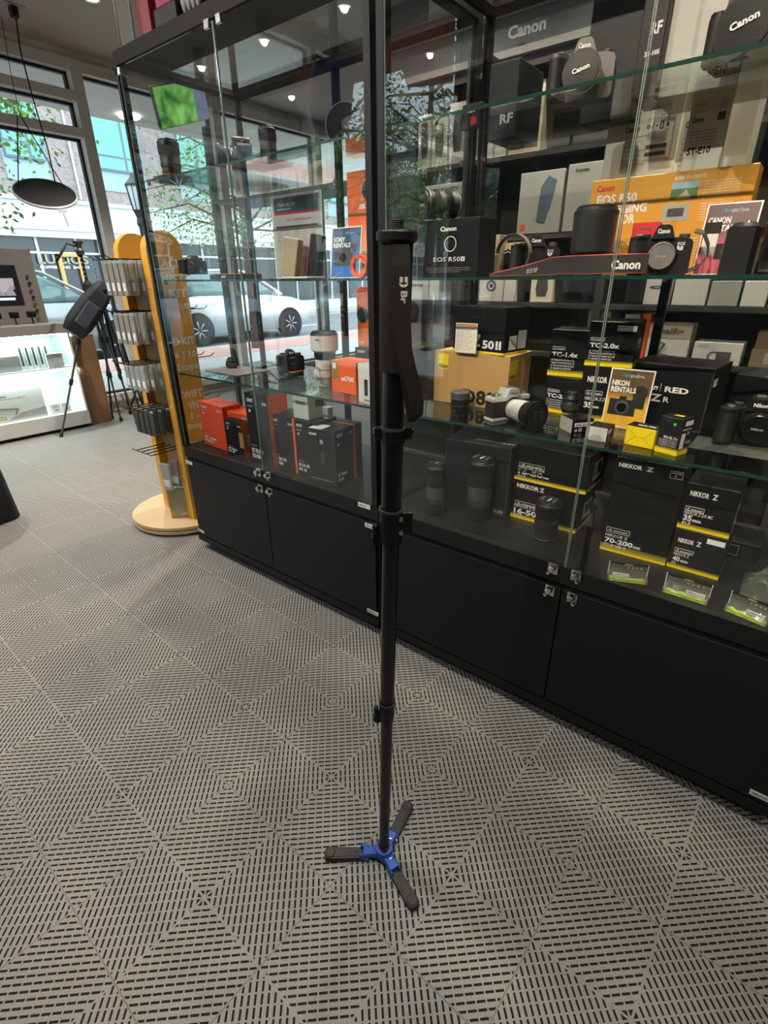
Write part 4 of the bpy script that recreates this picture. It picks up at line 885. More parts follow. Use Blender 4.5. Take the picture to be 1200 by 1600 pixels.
camera_body('retro camera with silver top and long silver lens beside the kraft carton', (cz.x + .02, cz.y + .005, Z1), RZ + 1.12, .134, .084, .042, SILVER, RUB, style='retro', mount=None, brand='Nikon', lens_spec=(.036, .105, SILVER, True))
cz = on(1165, 702, 2, Z1)
camera_body('black camera body with bare mount on crumpled plastic at the shelf end', (cz.x + .03, cz.y, Z1 + .012), RZ + .12, .150, .105, .06, BLK, RUB, brand='Nikon', capcol=mat('sensor_black', (.006, .006, .007), .25))

# crumpled clear bags
PLA = bpy.data.materials.new('clear_plastic'); PLA.use_nodes = True
_nt = PLA.node_tree; _b = _nt.nodes['Principled BSDF']; _b.inputs['Base Color'].default_value = (.55, .57, .53, 1); _b.inputs['Alpha'].default_value = .10; _b.inputs['Roughness'].default_value = .12
def bag(label, loc, sx, sy, sz, seed, rz=0, name='plastic_bag'):
    r = random.Random(seed); bm = bmesh.new(); bmesh.ops.create_grid(bm, x_segments=22, y_segments=16, size=.5)
    import mathutils.noise as mn
    for vv in bm.verts:
        p = vv.co.copy(); e = (1 - (2 * p.x) ** 4) * (1 - (2 * p.y) ** 4); n = mn.noise(Vector((p.x * 6 + seed, p.y * 6, 0))) * .5 + mn.noise(Vector((p.x * 15, p.y * 15, seed))) * .35
        vv.co = Vector((p.x * sx, p.y * sy, max(.0015, (abs(n) + .35) * sz * max(0, e) + .002)))
    m = MB(); m.frombm(bm, PLA, False); return tag(m.build(name, loc=loc, rz=rz), label, 'plastic bag')
v = on(1150, 712, 2, Z1); bag('crumpled clear plastic sheet under the right camera body', (v.x + .06, v.y, Z1 + .0005), .13, .20, .010, 3)
v = on(931, 790, 2, ZD); bag('crumpled clear bag between the 16-50 and 70-200 cartons', (1.62, .43, ZD + .0005), .14, .07, .12, 8)
bag('crumpled clear bag on the deck at the far right end', (1.46, -.10, ZD + .0005), .14, .16, .06, 15)
# three flat sachets with green bottoms
SACK = mat('sachet_film', (.45, .47, .42), .12, alpha=.13, spec=.8); NEON = mat('neon_green', (.42, .58, .02), .35, bump=.3, nscale=90)
def sachet(A, B, top, label, hole):
    a = on(*A, 2, ZD + .002); b = on(*B, 2, ZD + .002); wv = (b - a); W_ = wv.length; rz = math.atan2(wv.y, wv.x)
    t = thing('accessory_sachet', label, 'packet', (a.x, a.y, ZD), rz, group='clear sachets lying at the front of the deck')
    def top_pt(x, s_): return (x, .030 * s_, .003 + .030 * s_)
    m = MB(); m.box(0, W_, .0, .004, .002, .016, SACK)
    n = 10; vs = []
    for i in range(n + 1):
        x = W_ * i / n
        for (y, z) in ((0.0, .001), (-.001, .010 + .002 * math.sin(i * 2)), (.012, .026), (.022, .042), (.0225, .042), (.024, .014), (.02, .001)): vs.append((x, y, z))
    fs = [(i * 7 + k, (i + 1) * 7 + k, (i + 1) * 7 + (k + 1) % 7, i * 7 + (k + 1) % 7) for i in range(n) for k in range(7)]
    m.add(vs, fs, SACK); m.build('film', t)
    g = MB(); g.tube([(W_ * (.04 + .092 * k), .008 + .002 * math.sin(k * 2.1), .006 + .0015 * math.sin(k * 1.7)) for k in range(11)], [.004, .006, .0065, .005, .007, .006, .0065, .005, .006, .0065, .004], NEON, 7); g.box(W_ * .05, W_ * .95, 0, .018, .0005, .004, NEON, .001); g.build('green_cloth', t)
    h = MB(); h.box(0, W_, .0215, .0222, .028, .046, BLK); h.box(W_ * .4, W_ * .6, .0208, .0216, .041, .0445, mat('hang_hole', (.35, .33, .04), .5))
    for k in range(4): h.lathe([(.0016, 0), (.0022, 0)], WHITE, 10, '-Y', (W_ * (.5 + .11 * k), .0212, .034), cap=False)
    h.build('header_card', t)
    l = MB(); l.box(W_ * hole, W_ * (hole + .42), .004, .006, .012, .024, CARD); l.text('LP-MCF', (W_ * (hole + .05), .0036, .019), (1, 0, 0), (0, 0, 1), .003, GRAYD); l.build('price_label', t)
    for x in (0, W_): e = MB(); e.box(x - .0006, x + .0006, .020, .0235, .012, .047, WHITE); e.build('side_seam', t)
sachet((950, 906), (1011, 914), 865, 'clear sachet with green cloth in front of the 70-200 carton', .1)
sachet((1034, 924), (1104, 946), 895, 'clear sachet with green cloth in front of the 40mm carton', .5)
sachet((1131, 953), (1196, 980), 925, 'clear sachet with green cloth nearest the right picture edge', .5)

# ---- right case, middle glass shelf (z = 1.28)
def xdims(x, A, B, z, top): return dims(A, B, z, top, 0, x)
loc, rz, W_, H_ = xdims(1.42, (652, 437), (745, 437), Z2, (652, 346))
p = Prod(W_, .10, H_, BOXK); p.F('Canon', .38, .80, .075, WHITE, .26); p.F('EOS R50', .28, .28, .075, WHITE, .44, False); p.rF(.73, .79, .28, .355, WHITE); p.F('V', .735, .29, .05, BLKM, .045)
p.mb.lathe([(.018, .0006), (.020, .0006)], WHITE, 40, '-Y', (W_ * .55, 0, H_ * .58), cap=False)
for k in range(3): p.F('mirrorless camera body with vlogging kit accessories included', .15 + .05 * (k == 2), .16 - k * .035, .018, GREYT, .72 - .2 * (k == 2), False)
p.put('camera_box', 'black camera carton with white EOS R50 V print and ring', 'box', loc, rz); zr50 = Z2 + H_; lr = loc
lens('black lens with pinch cap lying on top of the R50 V carton', (1.50, lr.y - W_ * .42, zr50 + .040), .0385, .11, 'zoom', brand='Canon', rot=(PI / 2, 0, RZ - .55), ndots=0)
def lying_cam(): pass
# camera seen from the side with big strap loop
cz = on(830, 437, 0, 1.46)
t = camera_body('black camera lying in its strap loop left of the big hooded lens', (1.47, cz.y, Z2), RZ + .35, .125, .095, .055, BLK, RUB, brand='Canon', mount=None, model=('EOS', 'RP'))
t2 = thing('camera_strap', 'grey edged thin strap looping left of the camera in its strap', 'strap', (1.40, on(775, 437, 0, 1.40).y, Z2))
m = MB(); pts = [(.0 + .0 * math.cos(a), -.045 - .048 * math.cos(a), .052 + .05 * math.sin(a)) for a in [i * PI * 1.25 / 16 - .9 for i in range(17)]]
m.ribbon(pts, (.020, 0, 0), .0015, mat('strap_grey', (.12, .11, .11), .6)); m.build('webbing', t2)
m = MB(); a = on(765, 437, 0, 1.33); b_ = on(1007, 437, 0, 1.33); ya, yb = a.y, b_.y
pts = []; 
for k in range(13):
    q = k / 12; pts.append((1.325 + .02 * math.sin(q * 6) + .015 * q, ya + (yb - ya) * q, Z2 + .004 + .020 * min(1, q * 2.2)))
SB = mat('strap_black', (.018, .016, .016), .55); SR = mat('strap_red', (.48, .05, .05), .5)
t3 = thing('camera_strap', 'wide black strap with red piping and white lettering lying along the shelf front', 'strap', (0, 0, 0))
Wv = [Vector((0, 0, .004 + .034 * min(1, k / 5))) for k in range(13)]
m.ribbon(pts, Wv, .002, SB); m.build('webbing', t3)
for s_ in (-1, 1):
    m = MB(); m.tube([Vector(pts[k]) + Wv[k] * (.5 * s_) for k in range(13)], .0013, SR, 6); m.build('piping', t3)
m = MB(); pd_ = (Vector(pts[12]) - Vector(pts[9])); m.text('Canon', Vector(pts[9]) + pd_ * .25 + Vector((-.0075, 0, -.010)), pd_, (0, 0, 1), .017, WHITE, .060)
m.text('EOS RP', Vector(pts[3]) + Vector((-.004, 0, -.008)), Vector(pts[5]) - Vector(pts[3]), (0, 0, 1), .010, GREYT, .03); m.build('lettering', t3)
cz = on(913, 437, 0, 1.43)
lens('large black lens with its wide hood standing beside the amber carton', (1.45, cz.y, Z2), .052, .150, 'hood', ndots=0, brand='Canon', body=mat('hood_black', (.022, .021, .020), .32))
loc, rz, W_, H_ = xdims(1.60, (905, 438), (1143, 438), Z2, (915, 284))
p = Prod(W_, .07, H_, ORG2); p.F('Canon', .04, .885, .06, RED, .12); p.F('EOS R50', .05, .76, .085, WHITE, .27); p.F('VLOGGING', .05, .655, .085, WHITE, .345); p.F('CREATOR', .05, .55, .085, WHITE, .28); p.F('KIT', .05, .45, .07, WHITE, .10)
p.F('BORN TO CREATE', .54, .925, .03, WHITE, .18, True)
SKY = mat('photo_sky', (.35, .52, .68), .5); HIL = mat('photo_hill', (.10, .20, .06), .5)
p.rF(.53, .69, .74, .90, HIL); p.rF(.53, .69, .84, .90, SKY, .0006); p.mb.prism([(W_ * .56, H_ * .74), (W_ * .66, H_ * .74), (W_ * .62, H_ * .83)], -.0009, -.0004, BEIGE, 'XZ')
p.rF(.50, .66, .54, .70, CARDG); p.rF(.53, .63, .58, .66, GRAYD, .0006)
for k in range(7): p.F('share your story with the world', .72, .88 - k * .025, .014, WHITE, .20, False); p.F('simple creative tools for all', .72, .68 - k * .025, .014, WHITE, .18, False); p.F('compact light ready to go', .60, .36 - k * .03, .014, WHITE, .18, False)
p.F('the camera kit and the lens bundle', .06, .32, .03, WHITE, .30, False); p.F('all you need', .06, .26, .03, WHITE, .2, False)
p.put('camera_box', 'wide amber vlogging kit carton with red and white print', 'box', loc, rz)
cz = on(1022, 438, 0, 1.42)
camera_body('black camera body with round grey cap in front of the amber carton', (1.425, cz.y, Z2), RZ + .18, .128, .098, .058, BLK, RUB, brand='Canon', capcol=mat('cap_grey', (.16, .15, .14), .5), model=('EOS', 'R8'))
m = MB(); cy_ = cz.y - .055
m.ribbon([(1.44, cy_ - .005, Z2 + .090), (1.45, cy_ - .022, Z2 + .085), (1.455, cy_ - .035, Z2 + .06), (1.45, cy_ - .038, Z2 + .035), (1.44, cy_ - .028, Z2 + .018), (1.43, cy_ - .008, Z2 + .008)], (.014, .0, .008), .002, SB)
tag(m.build('camera_strap'), 'short black strap curling from the capped camera towards the red rental card', 'strap')
loc, rz, W_, H_ = xdims(1.52, (986, 372), (1026, 372), Z2, (996, 325))
p = Prod(W_ * 1.0, .035, .118, CARDG); p.rF(0, 1, .66, 1.0, RED); p.F('Canon', .30, .70, .09, WHITE, .5); p.mb.lathe([(0, .0008), (.007, .0008)], RED, 20, '-Y', (W_ * .65, 0, .07), cap=False); p.rF(.3, .75, .86, .90, mat('slot_brown', (.2, .05, .02), .5), .0008)
p.put('battery_packet', 'hang packet with bright red header behind the capped camera', 'packet', (loc.x, loc.y, Z2), rz)
loc, rz, W_, H_ = xdims(1.49, (1078, 436), (1160, 436), Z2, (1115, 314))
def cn(P_):
    rental('CANON', mat('crimson_print', (.42, .01, .04), .42), mat('maroon_print', (.06, .01, .03), .45))(P_); w, h = P_.w, P_.h
    P_.mb.box(w * .06, w * .34, -.0016, -.0005, h * .40, h * .58, CARD); P_.mb.box(w * .04, w * .36, -.0018, -.0005, h * .58, h * .74, BLKM); P_.mb.box(w * .08, w * .33, -.0016, -.0005, h * .28, h * .40, CARDG); minicam(P_, .35, .22, w * .5)
o_ = card('rental_sign', 'red rental price card in white frame behind the grip', loc, rz, W_, H_, mat('crimson_print', (.42, .01, .04), .42), .20, .04, draw=cn)
cz = on(1143, 437, 0, 1.40)
t = thing('battery_grip', 'black camera battery grip standing on end before the red rental card', 'grip', (1.40, cz.y, Z2), RZ)
m = MB(); m.prism([(-.024, -.03), (.024, -.03), (.030, 0), (.026, .03), (-.026, .03), (-.030, 0)], 0, .086, BLK, 'XY'); m.build('body', t)
m = MB(); m.lathe([(.026, 0), (.026, .004), (.02, .012), (0, .014)], RUB, 24, at=(0, 0, .085), sy=1.1); m.lathe([(.005, 0), (.004, .004), (0, .005)], CHROME, 12, at=(.006, -.008, .096)); m.build('top_dial', t)
t = thing('camera_lens', 'dark lens at the right picture edge on the middle shelf', 'lens', (1.45, on(1195, 437, 0, 1.45).y - .012, Z2))
m = MB(); m.lathe(lens_prof(.036, .10, 'zoom'), BLK, 36); m.build('barrel', t)
m = MB(); m.lathe([(.032, .098), (.032, .103), (0, .104)], BLK, 30); m.build('lens_cap', t)
# white cartons behind the amber one
x_ = 1.70
def whitebox(pxl, pxr, ptop, zbase, x, d, label, base=CARD, draw=None, name='camera_box'):
    a = on(pxl, ptop, 0, x); b = on(pxr, ptop, 0, x); h = a.z - zbase; w_ = a.y - b.y
    p = Prod(w_, d, h, base)
    if draw: draw(p)
    return p.put(name, label, 'box', (x, a.y, zbase), RZ)
def wb1(p):
    p.F('Canon', .26, .845, .03, BLKM, .20)
    for k in range(7): p.F('EOS R6 Mark II body only', .28, .81 - k * .025, .010, GRAYD, .3 - .05 * (k % 3), False)
    p.F('o / - [] e', .55, .85, .03, BLKM, .3); p.rF(.58, .84, .79, .83, GREYT)
    for k in range(2): p.rF(.58, .86, .74 - k * .04, .762 - k * .04, GRAYD)
    p.outl(.22, .92, .68, .90, GREYT)
whitebox(955, 1069, 168, Z2, 1.675, .10, 'white camera carton with small print left of the ST-E10 carton', draw=wb1)
def wb2(p):
    p.F('Canon', .08, .86, .035, BLKM, .2)
    for k in range(8): p.F('EOS R5 camera', .08, .80 - k * .03, .012, GRAYD, .2, False)
whitebox(1070, 1187, 160, Z2, 1.685, .10, 'white camera carton behind the ST-E10 carton', draw=wb2)
def ste(p):
    p.F('Canon', .08, .925, .028, BLKM, .30); p.rF(.72, .90, .92, .965, GRAYD)
    for k in range(5): p.F('speedlite transmitter', .10, .87 - k * .018, .009, GRAYD, .7, False)
    p.F('ST-E10', .10, .745, .040, BLKM, .60); p.outl(0, 1, 0, 1, CARDG, t=.001)
whitebox(1080, 1142, 172, Z2, 1.655, .018, 'slim white ST-E10 transmitter carton', mat('bright_card', (.74, .75, .73), .5), draw=ste)
# stack of small tan boxes left middle
for (l_, r_, tp, x, hh, lb, mt) in ((752, 781, 368, 1.66, .075, 'small olive brown carton behind the camera in its strap', BEIGE), (780, 836, 380, 1.70, .06, 'black accessory carton right of the small brown one', BOXK)):
    a = on(l_, tp, 0, x); b = on(r_, tp, 0, x); p = Prod(a.y - b.y, .06, a.z - Z2, mt)
    if mt is BOXK: p.F('C-710', .1, .7, .12, WHITE, .5); p.rF(0, .7, .82, 1, BEIGE)
    else: p.mb.lathe([(.003, .0006), (.005, .0006)], WHITE, 16, '-Y', ((a.y - b.y) * .5, 0, (a.z - Z2) * .7), cap=False)
    p.put('accessory_box', lb, 'box', (x, a.y, Z2), RZ)

# ---- right case, upper glass shelf (z = 1.64)
def big(p):
    w, h = p.w, p.h; BM = mat('print_camera_grey', (.03, .028, .028), .5)
    p.mb.prism([(w * .42, h * .42), (w * .47, h * .38), (w * .53, h * .44), (w * .75, h * .46), (w * .92, h * .56), (w * .98, h * .72), (w * .92, h * .95), (w * .55, h * .95), (w * .50, h * .55)], -.0006, -.0001, BM, 'XZ')
    p.mb.lathe([(.010, .0009), (.013, .0009)], WHITE, 24, '-Y', (w * .75, 0, h * .72), cap=False); p.rF(.86, .93, .22, .30, GREYT)
a = on(1030, 88, 0, 1.50); b = on(1215, 88, 0, 1.50)
p = Prod(a.y - b.y, .16, .20, mat('grey_white_card', (.48, .49, .46), .5)); big(p); p.put('camera_box', 'large pale grey carton with printed camera picture on the top shelf', 'box', (1.50, a.y, Z3), RZ)
a = on(995, 88, 0, 1.47); b = on(1033, 88, 0, 1.47); p = Prod(a.y - b.y, .12, .26, BOXK)
p.F('RF', .40, .42, .075, WHITE, .45); p.F('24-105', .3, .28, .03, WHITE, .6); p.put('lens_box', 'tall black carton with RF print on the top shelf', 'box', (1.47, a.y, Z3), RZ)
a = on(905, 110, 0, 1.56); b = on(990, 100, 0, 1.56); p = Prod(a.y - b.y, .10, .28, BOXK); p.put('camera_box', 'dark carton behind the front facing camera on the top shelf', 'box', (1.60, a.y, Z3), RZ)
cz = on(905, 118, 0, 1.40)
camera_body('camera with large lens facing out on the top shelf', (1.42, cz.y, Z3), RZ + .22, .135, .105, .055, mat('warm_grey_body', (.10, .08, .075), .4), RUB, brand='Canon', mount=None, lens_spec=(.036, .030, BLK, True))
cz = on(1180, 60, 0, 1.40)
camera_body('camera with chunky lens at the right end of the top shelf', (1.40, cz.y, Z3), RZ - .15, .14, .10, .06, BLK, RUB, brand='Canon', mount=None, lens_spec=(.045, .05, BLK, True))
a = on(763, 165, 0, 1.60); b = on(808, 155, 0, 1.60)
p = Prod(a.y - b.y, .16, .175, BOXK2); p.F('RF', .45, .20, .12, WHITE, .45); p.put('lens_box', 'black carton with RF print at the left of the top shelf', 'box', (1.60, a.y, Z3), RZ)
a = on(722, 170, 0, 1.45); b = on(752, 162, 0, 1.45)
p = Prod(a.y - b.y, .02, .055, BOXK); p.F('disc', .3, .66, .16, WHITE, .4); p.rF(.5, .8, .15, .45, RED); p.put('accessory_box', 'little dark carton with red square at the left of the top shelf', 'box', (1.45, a.y, Z3), RZ)
a = on(680, 178, 0, 1.45)
t = thing('action_camera', 'small gimbal camera on a stand at the top shelf left end', 'camera', (1.45, on(683, 178, 0, 1.45).y, Z3), RZ)
m = MB(); m.box(-.014, .014, -.008, .008, 0, .022, GREYT, .003); m.build('base', t); m = MB(); m.lathe([(.004, .02), (.004, .035), (.009, .037), (.010, .05), (.004, .055)], BLKM, 16); m.build('gimbal_head', t)

# ============================================================ LEFT CASE GOODS
def sony(A, B, z, top, d, base, label, l1, l2, stripe='right', orange_side=False, alpha=True, two=None, name='lens_box'):
    loc, rz, W_, H_ = dims(A, B, z, top) if not isinstance(z, tuple) else (z[0], z[1], A, B)
    p = Prod(W_, d, H_, base); ink = WHITE
    p.F('SONY', .10, .88, .045, ink, .26); p.F('MIRRORLESS', .10, .815, .016, ink, .22, False); p.F('\u03b1' if False else 'a', .12, .74, .05, ink, .09, True, .2)
    p.rF(.74, .92, .86, .90, GREYT); p.rF(.08, .115, .262, .285, ORG); p.F('E-mount', .14, .262, .02, ink, .18, False); p.F(l1, .08, .17, .055, ink, .50); p.F(l2, .08, .09, .055, ink, .34)
    if stripe == 'right': p.rR(.02, .17, 0, 1, ORG, .0006) ; p.rF(.93, 1.0, 0, 1, ORG, .0006)
    if orange_side: p.rR(0, 1, 0, 1, ORG, .0006)
    return p, loc, rz, W_, H_
REDO = mat('vermilion_carton', (.70, .07, .02), .42)
p, loc, rz, W_, H_ = sony((320, 693), (356, 706), ZD, (313, 626), .10, REDO, '', 'FE 16mm', 'F1.8 G', None); p.put('lens_box', 'tall orange lens carton at the left end of the deck', 'box', loc, rz)
loc, rz, W_, H_ = dims((343, 703), (388, 717), ZD, (339, 664)); p = Prod(W_, .10, H_, REDO); p.F('SONY', .08, .85, .07, WHITE, .2); p.F('FE 35', .3, .18, .08, WHITE, .3); p.F('F1.8', .3, .06, .08, WHITE, .25)
loc.x += .03; p.put('lens_box', 'lower orange lens carton behind the black one with orange side', 'box', loc, rz); l2 = Vector(loc); l2.z += H_ + .001
p = Prod(W_, .11, .068, REDO); p.F('SONY', .08, .78, .10, WHITE, .25); p.rF(.75, .92, .6, .8, GREYT); p.F('FE 50', .22, .25, .13, WHITE, .3); p.F('F2.5', .22, .08, .13, WHITE, .25); p.put('lens_box', 'orange lens carton stacked on another orange carton', 'box', l2, rz)
p, loc, rz, W_, H_ = sony((357, 709), (384, 718), ZD, (350, 654), .07, BOXK, '', 'FE 35mm', 'F1.8', None, True)
p.rR(.18, .85, .30, .68, mat('olive_label', (.25, .22, .08), .5), .0009); p.rF(.78, 1.0, .30, .72, mat('olive_label', (.25, .22, .08), .5), .0007)
for k in range(3): p.rR(.3, .7, .34 + k * .11, .42 + k * .11, WHITE, .0012)
p.put('lens_box', 'black lens carton with solid orange side and olive seal', 'box', loc, rz)
p, loc, rz, W_, H_ = sony((394, 722), (429, 733), ZD, (383, 612), .10, BOXK2, '', 'FE 70-200', 'F2.8 GM', None, True); p.put('lens_box', 'tallest black 70-200 lens carton with orange side behind the door gap', 'box', loc, rz)
p, loc, rz, W_, H_ = sony((428, 729), (466, 741), ZD, (421, 645), .11, BOXK2, '', 'FE 28-70', 'F2 GM', None, False); p.rF(.93, 1, 0, 1, ORG, .0006); p.rR(0, .04, 0, 1, ORG); p.put('lens_box', 'black 28-70 lens carton with one orange edge', 'box', loc, rz); l28 = Vector(loc); h28 = H_
p, loc, rz, W_, H_ = sony((466, 741), (500, 750), ZD, (462, 654), .12, BOXK2, '', 'FE 24-105', 'F4 G', None, False); p.put('lens_box', 'black lens carton between the 28-70 and the 100 cartons', 'box', loc, rz); lz = Vector(loc); hz = H_
a = on(486, 752, 2, ZD); b = on(527, 762, 2, ZD); c_ = on(571, 742, 2, ZD)
_, _, _, H_ = dims((527, 762), (571, 742), ZD, (523, 675))
W_ = (b - a).length; D_ = (c_ - b).length; rz = math.atan2(b.y - a.y, b.x - a.x)
p = Prod(W_, D_, H_, BOXK2); p.F('SONY', .05, .88, .045, WHITE, .30); p.F('FE 100mm F2.8 STF GM OSS macro', .05, .08, .02, WHITE, .8, False); p.mb.lathe([(.008, 0), (.009, .0006), (0, .0006)], CARDG, 20, '-Y', (W_ * .5, 0, H_ * .78)); p.rF(.45, .6, .4, .6, GRAYD); p.outl(.98, 1.0, 0, 1, GRAYD)
p.R('SONY', .06, .88, .06, WHITE, .22); p.R('a', .08, .74, .055, WHITE, .07); p.rR(.07, .11, .28, .30, ORG); p.R('FE 100mm', .05, .18, .055, WHITE, .34); p.R('F2.8', .05, .09, .055, WHITE, .2); p.rR(.66, .74, 0, 1, ORG); p.rT(.05, .5, .0, .35, CARD); p.rT(0, 1, .66, .72, ORG); p.rR(.52, .62, .88, .92, GREYT)
p.put('lens_box', 'large grey 100 lens carton turned corner first at the deck front', 'box', a, rz); 
# white carton resting on the cartons
zt = ZD + hz + .001
loc, rz, W_, H_ = dims((467, 645), (508, 656), zt, (468, 570)); loc = Vector((lz.x + .012, lz.y + .012, zt))
p = Prod(.085, .10, Z1 - .02 - zt, mat('mint_card', (.52, .57, .52), .5)); p.F('ZV-E10 II', .2, .62, .16, GRAYD, .6); p.rR(.4, .85, .5, .8, GRAYD); p.put('camera_box', 'pale green white ZV-E10 carton on top of the dark lens cartons', 'box', loc, RZ)
p = Prod(.03, .03, .045, CARDG); p.put('accessory_box', 'tiny grey carton behind the ZV-E10 carton', 'box', (lz.x + .07, lz.y - .09, zt), RZ)
p = Prod(.03, .05, .10, CARDG); p.put('accessory_box', 'narrow pale carton behind the orange cartons', 'box', (1.62, 2.02, ZD), RZ)

# shelf .895
v = on(322, 552, 2, Z1); m = MB(); m.box(-.02, .16, -.12, .12, 0, .004, mat('mat_violet', (.13, .10, .11), .6), .001)
tag(m.build('display_mat', loc=(1.40, 2.04, Z1 + .0005)), 'dark violet display mat under the small lens at the left end', 'mat')
v = on(328, 566, 2, Z1 + .005); lens('small black lens standing on the violet mat', (1.50, min(2.12, on(328, 566, 0, 1.50).y), Z1 + .005), .027, .040, 'short', ndots=0)
def plate(x, y, z, w_, d_, label, txt='SONY'):
    t = thing('display_plate', label, 'stand', (x, y, z), RZ); m = MB(); m.box(-w_ / 2, w_ / 2, 0, d_, 0, .018, BOXK); m.build('plate', t)
    m = MB(); m.box(-w_ / 2, w_ / 2, -.0008, d_, .018, .020, ORG); m.build('orange_top', t); m = MB(); m.text(txt, (-w_ * .12, -.0008, .005), (1, 0, 0), (0, 0, 1), .008, WHITE); m.build('lettering', t); return t
v = on(446, 588, 2, Z1); plate(v.x, v.y, Z1, .085, .07, 'black display plate with orange top under the black camera')
camera_body('black camera turned sideways on a plate beside the white telephoto lens', (v.x + .035, v.y, Z1 + .020), RZ + 1.1, .115, .085, .05, BLK, RUB, brand='SONY', mount='cap', capcol=BLK)
v = on(502, 603, 2, Z1)
WL = mat('white_lens_paint', (.72, .69, .64), .35); t = thing('camera_lens', 'tall white telephoto lens with white hood beside the a6700 carton', 'lens', (v.x + .03, v.y, Z1))
m = MB(); m.lathe([(.026, 0, BLK), (.026, .006, WL), (.031, .008, WL), (.031, .03, GREYT), (.034, .032, WL), (.036, .06, WL), (.036, .062, GREYT), (.038, .064, WL), (.040, .10, WL), (.042, .115, BLK), (.042, .125, BLK)], WL, 40); m.build('barrel', t)
m = MB(); m.lathe([(.040, .125, WL), (.053, .135, WL), (.054, .19, WL), (.050, .198, BLK), (.045, .198, BLK)], WL, 40, cap=False); m.text('SONY', (-.056, -.005, .175), (0, -1, 0), (0, 0, 1), .006, BLKM); m.build('hood', t)
m = MB(); m.lathe([(.049, .188), (.049, .20), (.044, .204), (0, .204)], BLK, 36); m.build('lens_cap', t)
for k in range(1):
    m = MB(); m.tube([(-.036, 0, .03), (-.055, 0, .032), (-.058, 0, .06), (-.045, 0, .075)], .007, WL, 8); m.build('tripod_foot', t)
loc, rz, W_, H_ = dims((518, 611), (557, 618), Z1, (517, 562))
p = Prod(W_, .10, H_, ORG); p.F('a6700', .42, .40, .14, WHITE, .50); p.rF(0, .03, 0, 1, BOXK); p.rF(.06, .30, .45, .98, mat('olive_label', (.25, .22, .08), .5), .0007); p.rF(.1, .24, .75, .92, WHITE, .001); p.put('camera_box', 'orange a6700 camera carton on the lower shelf', 'box', loc, rz)
loc, rz, W_, H_ = dims((561, 627), (582, 633), Z1, (562, 567))
p = Prod(W_ * 1.15, .05, H_, CARDG); p.rF(0, 1, 0, 1, CARD); p.rF(.38, .6, .2, .62, BLKM, .0007); p.F('SONY', .35, .05, .06, BLKM, .4); p.put('accessory_box', 'slim white carton with dark oblong print at the centre post', 'box', loc, rz)
a = on(556, 600, 0, 1.60); p = Prod(.10, .10, .135, BOXK2); p.F('SONY', .15, .86, .07, WHITE, .4); p.put('camera_box', 'dark carton behind the slim white carton', 'box', (1.60, a.y, Z1), RZ); 
ORB = mat('orange_bright', (.90, .20, .01), .45)
p = Prod(.075, .03, .22, ORB); p.rF(0, 1, .5, 1, ORG); p.F('SONY', .08, .06, .04, WHITE, .4); p.mb.lathe([(0, 0), (.028, 0), (.028, .004), (.02, .006), (0, .006)], BLK, 28, '-Y', (.03, 0, .12)); p.put('display_card', 'orange upright carton with round lens picture near the centre post', 'box', (1.62, a.y, Z1 + .136), RZ)
# shelf 1.28
a = on(352, 437, 0, 1.33); plate(1.33, a.y, Z2, .20, .10, 'long black display plate with orange top and lettering', 'SONY')
a = on(433, 437, 0, 1.40); lb = on(432, 306, 0, 1.40)
_l, _r, W_, H_ = xdims(1.58, (432, 437), (507, 437), Z2, (430, 308))
def tr(P_):
    P_.rF(.06, .94, .80, .97, mat('navy_print', (.04, .09, .12), .45), .0006); P_.F('TRADE UP', .12, .875, .035, WHITE, .38); P_.F('event', .12, .83, .03, WHITE, .28); P_.rF(.06, .94, .775, .80, RED, .0006)
    P_.F('10% or additional credit', .30, .70, .025, RED, .5); P_.rF(.08, .92, .62, .645, GRAYD, .0006)
    for k in range(9):
        for c in range(5): P_.rF(.10 + c * .17, .19 + c * .17, .59 - k * .03, .60 - k * .03, GREYT, .0006)
card('notice_card', 'tall white trade up event notice standing on the middle shelf', _l, _r, W_, H_, mat('paper_grey', (.50, .50, .50), .6), .02, .03, draw=tr)
_l, _r, W_, H_ = xdims(1.42, (516, 437), (557, 437), Z2, (530, 355))
def sn(P_):
    rental('SONY', BLUE, mat('navy_blend', (.01, .05, .14), .45))(P_); minicam(P_, .12, .25, P_.w * .62, GRAYD); P_.rF(.62, .85, .5, .68, BLKM, .001)
card('rental_sign', 'blue rental price card in white frame beside the orange ring', _l, _r, W_ * 1.1, H_, BLUE, .14, .03, draw=sn)
a = on(563, 437, 0, 1.36); t = thing('lens_ring', 'bright orange ring standing beside the blue rental card', 'ring', (1.36, a.y, Z2 + .034)); m = MB()
ROR = mat('ring_orange', (.80, .10, .01), .3); m.lathe([(.024, -.006), (.034, -.008), (.034, .008), (.024, .006), (.024, -.006)], ROR, 40, 'X', cap=False); m.build('ring', t)
a = on(547, 437, 0, 1.55); p = Prod(.14, .06, .33, ORB); p.rF(0, 1, .52, 1.0, ORG); p.F('a', .35, .66, .06, WHITE, .22, True, .2); p.mb.lathe([(0, 0), (.03, 0), (.03, .003), (0, .003)], BLK, 28, '-Y', (.10, 0, .27)); p.rF(0, 1, 0, .28, mat('amber_card', (.80, .45, .10), .5)); p.F('FX30', .3, .1, .05, GRAYD, .5)
p.put('camera_box', 'tall bright orange alpha carton beside the centre post', 'box', (1.55, a.y, Z2), RZ)
